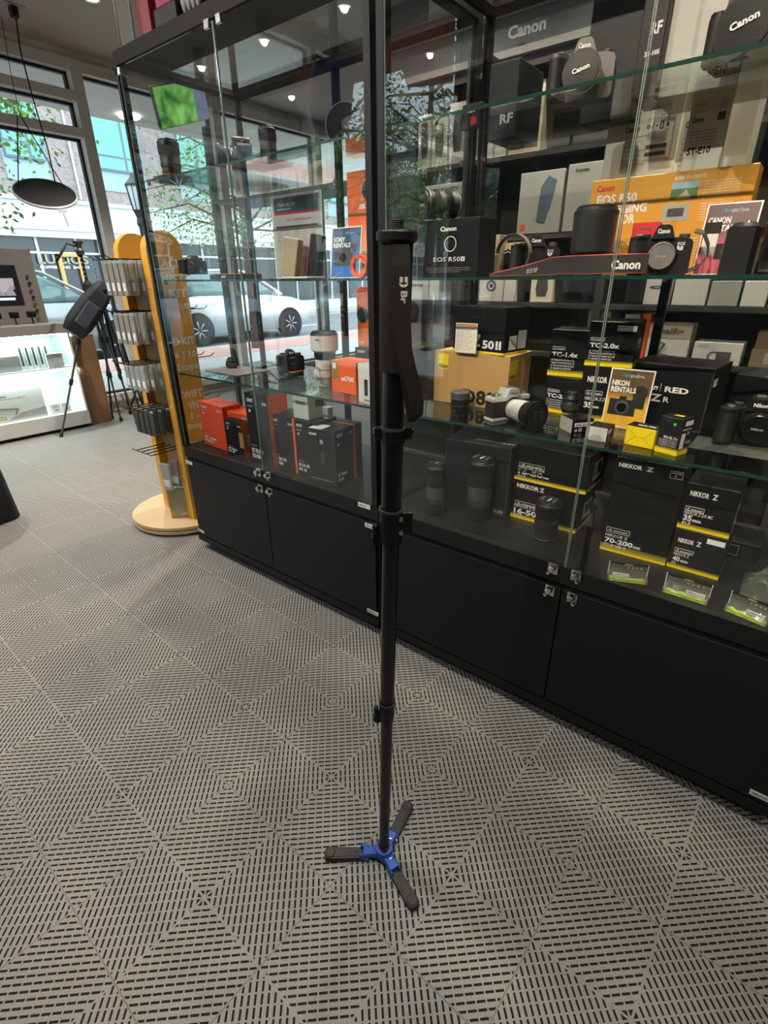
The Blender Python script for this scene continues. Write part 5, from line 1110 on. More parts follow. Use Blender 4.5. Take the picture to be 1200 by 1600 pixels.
for k, (px, mt, h_, lb) in enumerate(((437, mat('tan_book', (.42, .36, .22), .5), .165, 'tan case leaning in front of the trade up notice'), (470, BOXK, .17, 'black and red folder leaning beside the tan case'))):
    a = on(px, 437, 0, 1.50); m = MB(); m.M = Matrix.Rotation(.16, 4, 'Y') @ Matrix.Rotation(-.1, 4, 'X'); m.box(0, .085 - .03 * k, 0, .03, 0, h_ * .9, mt, .004)
    if k: m.box(-.0006, .002, -.0006, .03, 0.004, h_ * .88, RED)
    tag(m.build('leaning_case', loc=(1.50 + .03 * k, a.y, Z2 + .006), rz=RZ), lb, 'case')
m = MB(); m.box(0, .13, 0, .09, 0, .006, CARD, .001); tag(m.build('leaflet_stack', loc=(1.34, on(440, 437, 0, 1.34).y, Z2 + .0005), rz=RZ), 'flat white leaflets on the middle shelf below the notice', 'leaflets')
camera_body('small dark camera standing on the long plate', (1.42, on(300, 437, 0, 1.42).y - .03, Z2 + .021), RZ + .3, .11, .07, .045, BLK, RUB, brand='SONY', capcol=BLK)
# shelf 1.64
a = on(262, 270, 0, 1.36); plate(1.33, a.y + .0, Z3, .12, .10, 'black display plate with orange top under the tall lens on the upper shelf', 'SONY')
lens('tall faceted black lens high on the left showcase plate', (1.38, a.y, Z3 + .021), .041, .115, 'tele', front='cap', ndots=4)
a = on(400, 215, 0, 1.42)
camera_body('dark camera with upright telephoto on the upper left shelf', (1.45, on(375, 215, 0, 1.45).y, Z3 + .012), RZ - .5, .14, .095, .06, BLK, RUB, brand='TAMRON', mount=None, lens_spec=(.034, .06, BLK, True))
lens('black telephoto lens standing beside the camera on the upper left shelf', (1.42, on(418, 215, 0, 1.42).y, Z3 + .012), .030, .095, 'tele')
m = MB(); m.box(0, .16, 0, .12, 0, .011, BOXK); m.text('TAMRON', (.05, -.0006, .003), (1, 0, 0), (0, 0, 1), .006, WHITE); tag(m.build('display_plate', loc=(1.36, on(370, 235, 0, 1.36).y + .01, Z3), rz=RZ), 'flat black plate with TAMRON lettering on the upper shelf', 'stand')
a = on(545, 200, 0, 1.45); t = thing('lens_hood', 'big round lens hood lying open end out on the upper shelf', 'lens hood', (1.45, a.y, Z3 + .058)); m = MB()
HB = mat('hood_inside', (.05, .045, .04), .6); m.lathe([(.050, -.05), (.056, .06), (.0585, .06), (.053, -.05), (.050, -.05)], HB, 40, '-X', cap=False); m.build('hood_shell', t, rot=(0, 0, .5))

# ============================================================ MONOPOD
mp = thing('monopod', 'black camera monopod with wrist strap standing on three short feet', 'monopod', (0.6065, 0.496, 0.0))
TUBEM = mat('monopod_tube', (0.006, 0.0065, 0.008), 0.30, spec=.5); FOAM = mat('grip_foam', (0.008, 0.006, 0.0055), 0.85, bump=.4, nscale=600); BLU = mat('anodised_blue', (0.02, 0.09, 0.48), 0.35, .2)
lean = Vector((.0184, -.0225, 1.31)); ax = lean.normalized(); Q = ax.to_track_quat('Z', 'Y').to_matrix().to_4x4()
vd = Vector((.774, .633, 0)); rt = Vector((.633, -.774, 0))     # horizontal: away from the viewer, to the right
def P_(z): return Vector((0, 0, .03)) + ax * ((z - .03) / ax.z)
m = MB(); m.cyl(P_(.055), P_(.50), .0118, .0128, TUBEM, 28); m.build('leg_section', mp)
m = MB(); m.cyl(P_(.50), P_(.90), .0142, .0146, TUBEM, 28); m.build('leg_section', mp)
m = MB(); m.cyl(P_(.90), P_(1.16), .0172, .0172, TUBEM, 32); m.build('leg_section', mp)
def collar(z0, z1, r, s, big=False):
    m = MB(); d = (P_(z1) - P_(z0)); m.cyl(P_(z0), P_(z1), r, r, BLK, 32); m.cyl(P_(z1 - .004), P_(z1), r + .0012, r + .0012, GRAYD, 32); m.cyl(P_(z0 - .02), P_(z0), r * .9, r, BLK, 32); c = m.build('clamp_collar', mp)
    m = MB(); q = P_(z0 - .012); m.M = Matrix.Translation(q - rt * (r + .003)) @ Matrix.Rotation(math.atan2(rt.y, rt.x), 4, 'Z'); m.lathe([(0, -.006), (.012, -.006), (.013, 0), (.012, .006), (0, .006)], BLK, 20, 'Y', (0, 0, 0), sx=.7, sy=1.0); m.box(-.008, .002, -.006, .006, -.012, .028, BLK, .003); m.build('flip_lever', c)
    return c
collar(.470, .500, .0158, 1)
c2 = collar(.885, .930, .0205, 1)
m = MB(); b0 = P_(.905) + rt * .022 - vd * .006; m.M = Matrix.Translation(b0) @ Matrix.Rotation(math.atan2(rt.y, rt.x), 4, 'Z'); m.box(-.006, .014, -.008, .012, -.018, .022, BLK, .003)
for z in (-.012, .012): m.cyl((-.006, -.009, z), (-.006, -.016, z), .0035, .0035, STEEL, 12)
m.build('clamp_block', c2)
m = MB(); m.cyl(P_(1.045), P_(1.066), .0195, .0195, BLK, 32); m.cyl(P_(1.066), P_(1.070), .0205, .0205, GRAYD, 32)
c = m.build('accessory_collar', mp)
for s in (-1, 1):
    m = MB(); q = P_(1.060) + rt * s * .0235; m.M = Matrix.Translation(q) @ Matrix.Rotation(math.atan2(rt.y, rt.x), 4, 'Z'); m.box(-.006, .006, -.006, .006, -.010, .010, BLK, .002); m.cyl((s * .004, 0, .004), (s * .009, 0, .004), .004, .004, CHROME if s < 0 else BLK, 10); m.build('strap_hook', c)
m = MB(); m.cyl(P_(1.155), P_(1.325), .0222, .0222, FOAM, 40); m.build('foam_grip', mp)
m = MB(); q = P_(1.325); m.M = Matrix.Translation(q) @ Q; m.lathe([(.024, 0), (.0285, .003), (.0285, .012), (.0265, .0145), (0, .0145)], BLK, 44); m.build('top_plate', mp)
m = MB(); m.M = Matrix.Translation(q) @ Q; m.lathe([(.0075, .0145), (.0075, .026), (.0065, .028), (0, .028)], mat('screw_black', (.02, .02, .02), .5), 24)
for k in range(5): m.lathe([(.0078, .016 + k * .0024), (.0083, .017 + k * .0024), (.0078, .018 + k * .0024)], BLKM, 20, cap=False)
m.build('mounting_screw', mp)
# wrist strap: falls from the collar under the plate down the viewer side, bellies out to the right
st = []
for (z, o, f) in ((1.322, .004, .0235), (1.295, .006, .026), (1.26, .007, .0262), (1.225, .0085, .0262), (1.19, .012, .026), (1.165, .019, .026), (1.14, .027, .025), (1.115, .033, .024), (1.095, .034, .022), (1.083, .026, .018)):
    st.append(P_(z) + rt * o - vd * f)
m = MB(); m.ribbon(st, [rt * w_ for w_ in (.022, .024, .024, .024, .023, .022, .022, .022, .020, .012)], .0035, mat('strap_nylon', (.007, .006, .0055), .8)); s1 = m.build('wrist_strap', mp)
m = MB(); m.ribbon([st[-1] + Vector((0, 0, 0)), P_(1.12) + rt * .020 - vd * .020, P_(1.16) + rt * .011 - vd * .0245, P_(1.20) + rt * .004 - vd * .0245, P_(1.24) + rt * .001 - vd * .024], [rt * .010, rt * .012, rt * .012, rt * .010, rt * .006], .003, MATS['strap_nylon']); m.build('strap_return', s1)
m = MB(); LG = mat('logo_pale', (.62, .55, .48), .6); base = P_(1.277) + rt * .009 - vd * .0285
m.M = Matrix.Translation(base) @ Matrix(((rt.x, vd.x, 0, 0), (rt.y, vd.y, 0, 0), (0, 0, 1, 0), (0, 0, 0, 1)))
# two bars and a crescent, then the letters running down the strap
m.box(-.0055, -.0012, -.0004, .0002, -.001, .006, LG); m.box(.0012, .0055, -.0004, .0002, -.001, .006, LG)
n = 14; vs = []
for k in range(n + 1):
    a = PI + PI * k / n; w_ = .0012 + .0012 * math.sin(PI * k / n)
    vs += [(.0062 * math.cos(a), -.0003, -.0018 + .0068 * math.sin(a) * .75), ((.0062 - w_ * 1.6) * math.cos(a), -.0003, -.0018 + (.0068 - w_ * 1.9) * math.sin(a) * .75)]
m.add(vs, [(2 * k, 2 * k + 2, 2 * k + 3, 2 * k + 1) for k in range(n)], LG)
m.text('Br', (-.0035, -.0003, -.0115), (0, 0, -1), (1, 0, 0), .0085, LG, .016); m.build('strap_logo', s1)
m = MB(); m.cyl(P_(1.152) + rt * .016 - vd * .014, P_(1.152) + rt * .018 - vd * .018, .0028, .0028, STEEL, 12); m.build('rivet', mp)
# foot hub and feet
m = MB(); m.lathe([(.0, .010), (.020, .010), (.022, .018), (.020, .034), (.0, .036)], BLU, 24); m.build('foot_hub', mp)
m = MB(); m.lathe([(.013, .036), (.013, .048), (.0115, .056), (.0118, .062)], BLK, 24); m.lathe([(.0135, .040), (.0142, .042), (.0135, .044)], RED, 24, cap=False); m.build('ball_joint', mp)
for (tx, ty) in ((.558, .367), (.516, .609), (.752, .525)):
    d = Vector((tx - .6065, ty - .496, 0)); L_ = d.length; a = math.atan2(d.y, d.x)
    f = MB(); f.M = Matrix.Rotation(a, 4, 'Z'); f.prism([(.046, -.0125), (L_ - .012, -.014), (L_ - .003, -.012), (L_, -.004), (L_, .004), (L_ - .003, .012), (L_ - .012, .014), (.046, .0125)], .0, .014, mat('foot_plastic', (.035, .031, .030), .6), 'XY')
    f.box(.055, L_ - .022, -.009, .009, .014, .0155, mat('foot_plastic', (.035, .031, .030), .6), .001); f.lathe([(.0022, 0), (.0022, .001), (0, .001)], BLKM, 10, at=(.066, 0, .0155)); f.lathe([(.013, 0), (.013, .016), (.010, .018), (0, .018)], mat('foot_plastic', (.035, .031, .030), .6), 20, at=(L_ - .014, 0, 0)); fo = f.build('foot', mp)
    h = MB(); h.M = Matrix.Rotation(a, 4, 'Z'); h.box(.014, .050, -.0115, .0115, .008, .026, BLU, .002); h.box(.036, .058, -.013, -.0085, .004, .024, BLU, .002); h.box(.036, .058, .0085, .013, .004, .024, BLU, .002); h.build('hinge', fo)
    h = MB(); h.M = Matrix.Rotation(a, 4, 'Z')
    for s in (-1, 1): h.cyl((.040, s * .012, .013), (.040, s * .0165, .013), .0032, .0032, CHROME, 12)
    h.box(.026, .030, -.006, .006, .026, .029, CHROME, .001); h.build('hinge_pin', fo)

# ============================================================ ROTATING FILTER STAND
BIR = wood_mat('birch_ply', (.62, .42, .22), (.72, .52, .30), 2.0, .4, 0); OAK = wood_mat('stand_amber', (.78, .36, .04), (.86, .44, .06), 2.5, .45)
fs_ = thing('filter_stand', 'amber wooden spinner stand of hanging filters beside the left showcase', 'display stand', (1.448, 2.66, 0))
m = MB(); m.lathe([(.30, .012), (.305, .014), (.305, .03), (.29, .032), (.29, .036), (.305, .038), (.305, .054), (.30, .056), (0, .056)], BIR, 64); m.lathe([(.25, 0), (.25, .012)], BLKM, 32); m.build('round_base', fs_)
def board(y0, y1, nm):
    poly = [(-.09, .056), (.09, .056), (.09, 1.38)] + [(.09 * math.cos(a), 1.40 + .09 * math.sin(a)) for a in [PI * k / 14 for k in range(1, 14)]] + [(-.09, 1.38)]
    m = MB(); m.prism(poly, y0, y1, OAK, 'XZ'); return m.build(nm, fs_)
bd = board(-.205, -.155, 'front_board'); board(.055, .10, 'rear_board')
m = MB(); m.box(-.05, .05, -.155, .055, .056, 1.30, wood_mat('stand_brown', (.28, .17, .07), (.36, .22, .09))); m.build('centre_post', fs_)
LET = mat('board_letter', (.93, .86, .74), .5); m = MB()
for (t_, z, h_, w_) in (('BLACK', 1.335, .042, .20), ('MIST', 1.270, .042, .16), ('KIT', 1.205, .042, .12), ('1/8', 1.150, .032, .06), ('ND KIT', .985, .042, .19), ('6 | 10', .925, .034, .15), ('Stops', .865, .034, .15), ('SWIFT', .725, .042, .17), ('VND', .665, .042, .12), ('1 - 9', .612, .034, .11), ('Stops', .560, .034, .15), ('TRUE', .405 + .05, .042, .15), ('COLOR', .39, .042, .19), ('VND', .325, .042, .12), ('1 - 5', .265, .034, .11), ('Stops', .20, .034, .15)):
    m.text(t_, (.083 - w_ * .8, -.2062, z), (1, 0, 0), (0, 0, 1), h_ * .85, LET, w_ * .8)
m.build('board_lettering', fs_)
m = MB()
for k in range(6): m.text('%d' % (3 + k), (-.0912, -.17, 1.25 - .19 * k), (0, -1, 0), (0, 0, 1), .02, LET, .012)
m.build('edge_numbers', fs_)
PKG = mat('blister_tan', (.26, .23, .19), .4); PKB = mat('blister_clear', (.50, .53, .52), .2, alpha=.6); PKD = mat('pouch_dark', (.06, .055, .05), .45); HOK = mat('hook_wire', (.03, .03, .03), .35, .5)
n_ = 0
for row, (z, kind) in enumerate(((1.37, 0), (1.145, 1), (.905, 2), (.68, 3), (.45, 4))):
    for side in (-1, 1):
        for j in range(4 if side < 0 else 2):
            y = 2.66 - .125 + (j * .052 if side < 0 else j * .09); L_ = .17
            hk = MB(); hk.tube([(side * .05, y - 2.66, z), (side * (.05 + L_), y - 2.66, z), (side * (.05 + L_ + .02), y - 2.66, z + .014)], .0028, HOK, 6); hk.build('hook', fs_)
            if row == 4 and side < 0: continue
            n_ += 1
            for q in range(3 if side < 0 else 1):
                hh = (.15, .145, .13, .135, .12)[row]; xx = 1.448 + side * (.085 + .045 * q + (.02 if side > 0 else 0)); yy = y
                pk = MB(); pm = (PKG, PKG, PKB, PKD, PKG)[row] if q != 1 else (PKG, CARDG, PKG, PKD, PKB)[row]
                pk.box(-.006, .006, -.021, .021, -hh, -.012, pm, .002); pk.box(-.001, .001, -.016, .016, -.022, .002, CARDG); pk.box(-.0072, -.006, -.012, .012, -hh + .02, -hh + .055, WHITE if row < 3 else GRAYD)
                o = pk.build('filter_packet', loc=(xx, yy, z - .004))
                tag(o, '%s packet on the %s hook of the %s row, %s side of the spinner' % (('inner', 'middle', 'outer')[q], ORD[j], ('top', 'second', 'third', 'fourth', 'lowest')[row], 'near' if side < 0 else 'far'), 'packet', 'filter packets on the %s row of the spinner, %s side' % (('top', 'second', 'third', 'fourth', 'lowest')[row], 'near' if side < 0 else 'far'))
for (x, y, z, lb) in ((1.30, 2.555, .22, 'grey filter packet leaning above the glossy box'), (1.335, 2.53, .235, 'second filter packet leaning above the glossy box')):
    pk = MB(); pk.box(-.007, .007, -.03, .03, 0, .15, PKG if x > 1.32 else PKB, .002); pk.box(-.0082, -.007, -.02, .02, .02, .06, WHITE); tag(pk.build('filter_packet', loc=(x, y, z + .012), rz=.3), lb, 'packet')
MIR = mat('glossy_box_grey', (.42, .45, .42), .12, .35); MOL = mat('glossy_box_gold', (.34, .32, .20), .25, .3)
a = Vector((1.285, 2.59)); m = MB(); rzb = math.atan2(-.081, .084)
m.box(0, .115, 0, .17, 0, .175, MOL, .002); m.box(-.0008, .0008, 0.003, .167, .003, .172, MIR); m.box(.003, .112, .003, .167, .1745, .1765, mat('glossy_box_top', (.55, .66, .66), .12, .2)); m.text('ND', (.06, -.001, .02), (1, 0, 0), (0, 0, 1), .010, WHITE, .03)
tag(m.build('glossy_box', loc=(1.29, 2.57, .057), rz=rzb), 'glossy grey gold box standing on the round spinner base', 'box')

# ============================================================ LIT COUNTER BY THE WINDOW
ct = thing('display_counter', 'white lit glass counter with grey top by the window', 'counter', (0, 5.24, 0))
CW = mat('counter_white', (.62, .60, .57), .5); CTP = mat('counter_top_grey', (.27, .24, .21), .5); LED = mat('led_strip', (.78, 1, .97), .5, emit=16)
m = MB(); m.box(.1, 2.03, 0, .45, .03, .16, CW, .004); m.box(.15, 2.0, .03, .42, 0, .03, BLKM); m.build('plinth', ct)
m = MB(); m.box(.05, 2.04, -.06, .46, .862, .945, CTP, .006); m.build('worktop', ct)
m = MB(); IW = mat('counter_inner', (.80, .86, .85), .5); m.box(.1, 2.03, .43, .45, .16, .862, IW); m.box(.1, .115, 0, .43, .16, .862, IW); m.box(2.015, 2.03, 0.01, .43, .16, .862, IW); m.build('back_panel', ct)
m = MB(); m.box(.115, 2.015, .02, .43, .560, .572, IW); m.build('inner_shelf', ct)
m = MB(); m.box(.115, 2.015, .0, .005, .16, .862, GLASS); m.build('front_glass', ct)
m = MB(); m.box(.13, 2.0, .015, .03, .852, .862, LED); m.box(.13, 2.0, .022, .034, .550, .560, LED); m.build('light_strip', ct)
for (z, x) in ((.845, 1.0), (.845, 1.7), (.545, 1.0), (.545, 1.7)):
    d = bpy.data.lights.new('counter_lamp', 'AREA'); d.shape = 'RECTANGLE'; d.size = .7; d.size_y = .02; d.energy = 2.2; d.color = (.82, 1, .98)
    o = bpy.data.objects.new('counter_lamp', d); C.objects.link(o); o.parent = ct; o.location = (x, .04, z - .006); o.rotation_euler = (math.radians(-25) * -1, 0, 0)
ep = MB(); ep.box(2.035, 2.25, 5.29, 5.62, 0, .82, wood_mat('walnut_end', (.20, .10, .05), (.28, .15, .075), 2.0), .003); ep.box(2.03, 2.255, 5.285, 5.625, .82, .84, mat('stone_top', (.42, .41, .38), .5), .002); tag(ep.build('wood_pedestal'), 'brown wooden pedestal closing the right end of the lit counter', 'pedestal')
def cpic(x0, x1, z0, z1, label, draw, y=.06, d=.02, base=None):
    p = Prod(x1 - x0, d, z1 - z0, base or mat('mount_box_white', (.66, .70, .69), .5)); draw(p); o = p.mb.build('mount_box', loc=(x0, 5.24 + y, z0)); tag(o, label, 'box')
def pole(p):
    p.F('Mountable', .12, .82, .05, GRAYD, .3); p.F('Tripod Selfie Pole Car Mount', .12, .74, .04, GRAYD, .6, False)
    p.mb.tube([(p.w * .05, -.003, p.h * .52), (p.w * .55, -.003, p.h * .40), (p.w * .48, -.003, p.h * .22)], .004, GRAYD, 6)
    p.mb.prism([(p.w * .35, p.h * .06), (p.w, p.h * .06), (p.w, p.h * .34), (p.w * .6, p.h * .26)], -.001, -.0002, GREYT, 'XZ')
    for k in range(12): p.rF(.04 + .05 * (k % 6), .08 + .05 * (k % 6), .08 + .07 * (k // 6), .13 + .07 * (k // 6), mat('chain_gold', (.55, .42, .12), .4))
cpic(1.20, 1.60, .574, .70, 'grey mount box with yellow chain picture on the counter upper shelf', pole, base=mat('mount_box_grey', (.30, .29, .27), .5)); cpic(1.22, 1.70, .162, .42, 'large white car mount box at the bottom of the counter', pole)
for k in range(5):
    p = Prod(.046, .03, .24, IW); p.rF(.3, .6, .15, .78, GRAYD); p.F('pole', .2, .86, .04, GRAYD, .5); tag(p.mb.build('pole_box', loc=(1.60 + k * .05, 5.30, .573)), '%s slim white pole box from the left in the counter row' % ORD[k], 'box', 'slim white pole boxes in the counter')
p = Prod(.13, .02, .12, IW); p.outl(.35, .65, .35, .75, GRAYD); p.F('mount', .35, .12, .06, GRAYD, .3); tag(p.mb.build('adapter_box', loc=(1.80, 5.262, .573)), 'square white adapter box in front of the slim pole boxes', 'box')
for k in range(2):
    p = Prod(.075, .04, .09, IW); p.rF(.3, .8, .25, .45, GREYT); p.F('mount', .2, .7, .1, GRAYD, .5); tag(p.mb.build('adapter_box', loc=(1.74 + k * .09, 5.30, .162)), ('left' if k == 0 else 'right') + ' small white adapter box at the counter bottom', 'box')
# display board on the counter
db = thing('video_display', 'grey display board with video screen standing on the counter', 'screen', (0, 5.42, .946))
m = MB(); BD = mat('board_grey', (.22, .19, .165), .5); m.box(.9, 1.95, 0, .04, 0, .585, BD, .003); m.text('360', (1.48, -.001, .50), (1, 0, 0), (0, 0, 1), .06, WHITE, .22); m.build('board', db)
SCR = bpy.data.materials.new('screen_picture'); SCR.use_nodes = True; nt = SCR.node_tree; b = nt.nodes['Principled BSDF']
v_ = nt.nodes.new('ShaderNodeTexVoronoi'); v_.inputs['Scale'].default_value = 14; cr = nt.nodes.new('ShaderNodeValToRGB'); tc = nt.nodes.new('ShaderNodeTexCoord'); nt.links.new(tc.outputs['Object'], v_.inputs['Vector']); nt.links.new(v_.outputs['Color'], cr.inputs[0])
cr.color_ramp.elements[0].color = (.01, .01, .02, 1); cr.color_ramp.elements[0].position = .35; cr.color_ramp.elements[1].color = (.42, .36, .38, 1); cr.color_ramp.elements[1].position = .8
nt.links.new(cr.outputs[0], b.inputs['Emission Color']); b.inputs['Emission Strength'].default_value = .9; b.inputs['Base Color'].default_value = (.01, .01, .01, 1); b.inputs['Roughness'].default_value = .3
m = MB(); m.box(1.1, 1.80, -.004, 0, .15, .46, mat('screen_black', (.01, .01, .015), .25, emit=.4)); m.box(1.1, 1.76, -.005, -.004, .225, .36, SCR); m.box(1.5, 1.74, -.006, -.005, .19, .21, mat('screen_button', (.55, .65, .85), .4, emit=.7)); m.build('screen', db)
for k in range(4):
    t = thing('action_camera', 'small black action camera on the counter, place %s from the right' % ('first', 'second', 'third', 'fourth')[k], 'camera', (1.80 - k * .13, 5.34, .946)); m = MB(); m.lathe([(.02, 0), (.006, .008), (.006, .05)], BLKM, 12); m.build('mount_foot', t)
    m = MB(); m.box(-.035, .035, -.012, .012, .05, .10, BLK, .005); m.lathe([(.013, .012), (.013, .018), (0, .018)], LENSG, 16, '-Y', (.015, 0, .082)); m.build('body', t)
for k in range(7):
    m = MB(); m.lathe([(0, 0), (.012, 0), (.012, .012), (0, .012)], BLKM if k % 2 else STEEL, 16, '-Y', (0, 0, 0)); tag(m.build('sample_button', loc=(1.875 + .004 * (k % 2), 5.419, .99 + k * .055)), '%s round sample button from the bottom of the display board edge' % ORD[k], 'button', 'sample buttons on the display board')

# ============================================================ TRIPODS AND BAG
OLV = mat('tripod_olive', (.05, .055, .04), .45)
def tripod(label, top, feet, hub, collars=(.35, .62), handle=True, m0=OLV):
    t = thing('tripod', label, 'tripod', (top[0], top[1], 0)); o = Vector((top[0], top[1], 0))
    for f in feet:
        a = Vector((top[0], top[1], hub)) ; b = Vector(f); d = b - a; l = MB()
        for (u, v, r0) in ((0.02, collars[0], .0135), (collars[0], collars[1], .011), (collars[1], .98, .009)): l.cyl(a + d * u - o, a + d * v - o, r0, r0 * .92, m0, 12)
        lg = l.build('leg', t)
        for u in collars: l = MB(); l.cyl(a + d * (u - .02) - o, a + d * (u + .02) - o, .017, .016, BLKM, 14); l.build('twist_lock', lg)
        l = MB(); l.cyl(a + d * .97 - o, b - o, .013, .016, RUB, 12); l.build('rubber_foot', lg)
    m = MB(); m.lathe([(.03, hub - .04), (.045, hub - .01), (.04, hub + .03), (.018, hub + .06)], BLKM, 20); m.build('hub', t)
    m = MB(); m.cyl((0, 0, hub - .15), (0, 0, top[2] - .09), .013, .013, BLKM, 14)
    for k in range(6): m.cyl((0, 0, hub + .09 + k * .035), (0, 0, hub + .10 + k * .035), .0145, .0145, STEEL, 14)
    m.build('centre_column', t)
    if handle:
        m = MB(); m.lathe([(.03, top[2] - .09), (.034, top[2] - .06), (.022, top[2] - .04), (.028, top[2] - .01), (.030, top[2])], OLV, 16); m.box(-.035, .035, -.022, .022, top[2] - .005, top[2] + .012, BLKM, .004); m.build('pan_head', t)
        m = MB(); m.tube([(-.02, 0, top[2] - .03), (-.10, -.02, top[2] - .01), (-.16, -.03, top[2] - .08), (-.22, -.05, top[2] - .14)], [.006, .006, .011, .011], BLKM, 8); m.build('pan_handle', t)
    return t
tripod('olive tripod with pan head and a black bag hung from it', (2.17, 4.98, 1.57), ((1.68, 5.08, .0), (2.33, 4.96, .0), (2.30, 5.22, .0)), 1.22)
tripod('dark closed tripod standing just behind the olive tripod', (2.40, 5.30, 1.30), ((2.28, 5.36, 0), (2.52, 5.22, 0), (2.50, 5.42, 0)), 1.18, handle=False, m0=BLKM)
# lower stand with brace near the window
t = thing('light_stand', 'folded black stand with cross brace close to the window', 'stand', (2.62, 5.35, 0))
m = MB(); m.cyl((0, 0, .02), (-.12, 0, 1.0), .010, .010, BLKM, 10); m.build('mast', t)
for (x, y) in ((-.12, .1), (.16, -.02), (.1, .18)):
    m = MB(); m.tube([(0, 0, .32), (x, y, .01)], .009, BLKM, 8); m.tube([(-.02, 0, .14), (x * .6, y * .6, .15)], .006, BLKM, 6); m.build('leg', t)
bg = thing('camera_bag', 'black padded sling bag hanging slanted from the olive tripod', 'bag', (2.10, 4.90, 1.06), rot=(0, math.radians(43), math.radians(-8)))
m = MB(); BAGM = mat('bag_nylon', (.018, .020, .026), .7, bump=.2, nscale=200); bm = bmesh.new(); bmesh.ops.create_cube(bm, size=1)
bmesh.ops.subdivide_edges(bm, edges=bm.edges[:], cuts=4, use_grid_fill=True)
for vv in bm.verts:
    x, y, z = vv.co; k = 1 - .25 * (2 * z) ** 4; vv.co = Vector((x * .17 * k * (1.15 - .3 * (z + .5) ** 2), y * .13 * k, z * .50))
m.frombm(bm, BAGM, True); m.build('body', bg)
m = MB(); m.box(-.055, .055, -.078, -.055, -.17, .05, mat('bag_pocket', (.05, .06, .08), .6), .012); m.build('front_pocket', bg)
m = MB(); m.tube([(.0, -.06, .20), (.03, -.03, .28), (.07, .02, .30), (.08, .05, .22)], .010, BAGM, 8); m.build('strap', bg)
m = MB(); m.box(-.062, .062, -.064, -.056, .06, .068, GRAY); m.build('zip', bg)

# black draped cloth over a side table
cl = MB(); vs = []; n = 72; rows = 14
for i in range(rows + 1):
    q = i / rows; z = .78 - .775 * q
    for k in range(n):
        a = 2 * PI * k / n; sq = (abs(math.cos(a)) ** 4 + abs(math.sin(a)) ** 4) ** -.25; fold = 1 + (.085 * math.sin(a * 8 + .4) + .035 * math.sin(a * 19 + 1)) * q
        rr = (.38 + .07 * math.sin(min(1, q * 1.3) * PI * .55)) * fold * min(sq, 1.25); vs.append((math.cos(a) * rr, math.sin(a) * rr * 1.05, z))
fsx = [(i * n + k, (i + 1) * n + k, (i + 1) * n + (k + 1) % n, i * n + (k + 1) % n) for i in range(rows) for k in range(n)]; fsx.append(tuple(range(n)))
cl.add(vs, fsx, mat('black_cloth', (.008, .008, .012), .8), True); tag(cl.build('tablecloth', loc=(.335, 3.80, .004)), 'black floor length cloth draped over a side table at the left edge', 'tablecloth')

# ============================================================ SHELVING BEHIND THE SHOWCASES
gd = thing('wall_shelving', 'dark shelving unit behind the showcases stocked with small cartons', 'shelving', (2.5, 0, 0))
SHD = mat('shelf_dark', (.035, .033, .032), .5)
for z in (.30, .62, .95, 1.17, 1.46, 1.78, 2.1):
    m = MB(); m.box(0, .34, -.9, 2.0 if z != 1.78 else 3.5, z - .022, z - .002, SHD); m.build('shelf_board', gd)
for y in (-.92, -.05, .78, 1.48, 2.02, 3.5):
    m = MB(); m.box(-.01, .02 if y > 2.5 else .34, y - .018, y + .018, 0, 2.2, SHD); m.build('upright', gd)
m = MB(); m.box(.34, .36, -.9, 2.0, .02, 2.2, mat('shelf_back', (.055, .055, .056), .7)); m.build('back_panel', gd)
def bgrow(z, items, lbl, grp):
    for k, (y, w_, h, mt, tx) in enumerate(items):
        p = Prod(w_, .12, h, mt)
        if tx == 'cam': p.mb.prism([(w_ * .30, h * .2), (w_ * .7, h * .2), (w_ * .78, h * .45), (w_ * .7, h * .85), (w_ * .3, h * .85), (w_ * .22, h * .45)], -.001, -.0002, GRAYD, 'XZ')
        elif tx == 'ring': p.mb.lathe([(h * .14, .001), (h * .20, .001)], GRAYD, 20, '-Y', (w_ / 2, 0, h * .55), cap=False); p.mb.lathe([(0, .001), (h * .07, .001)], GRAYD, 16, '-Y', (w_ / 2, 0, h * .55), cap=False)
        elif tx == 'u': p.mb.box(w_ * .15, w_ * .35, -.001, 0, h * .25, h * .8, GRAYD); [p.mb.box(w_ * .55, w_ * .85, -.001, 0, h * (.2 + .2 * q), h * (.3 + .2 * q), GRAYD) for q in range(3)]
        elif tx: p.F(tx, .15, .62, .16, GRAYD, .6)
        tag(p.mb.build('carton', loc=(2.52, y, z), rz=RZ), lbl(k, tx), 'box', grp)
ordn = ORD or ('first', 'second', 'third', 'fourth', 'fifth', 'sixth', 'seventh', 'eighth', 'ninth', 'tenth', 'eleventh')
PW = mat('pinkish_white', (.68, .62, .60), .5); WC = mat('warm_card', (.62, .54, .42), .5)
bgrow(1.78, [(1.78, .075, .22, CARD, 'cam'), (1.70, .09, .20, PW, 'cam'), (1.60, .09, .24, PW, 'cam'), (1.46, .10, .17, PW, 'ring'), (1.355, .06, .22, PW, 'cam'), (1.285, .15, .25, WC, 'cam')], lambda k, t: '%s white carton from the left on the upper back shelf, with dark product print' % ordn[k], 'cartons on the upper back shelf')
bgrow(1.78, [(3.28, .17, .13, WC, 'u'), (3.10, .16, .14, WC, ''), (2.92, .10, .11, CARD, 'cam'), (2.81, .13, .10, CARD, ''), (2.66, .12, .11, WC, 'ring'), (2.53, .11, .12, WC, 'ring')], lambda k, t: '%s tan carton from the left of the row seen high in the left showcase' % ordn[k], 'tan cartons high behind the left showcase')
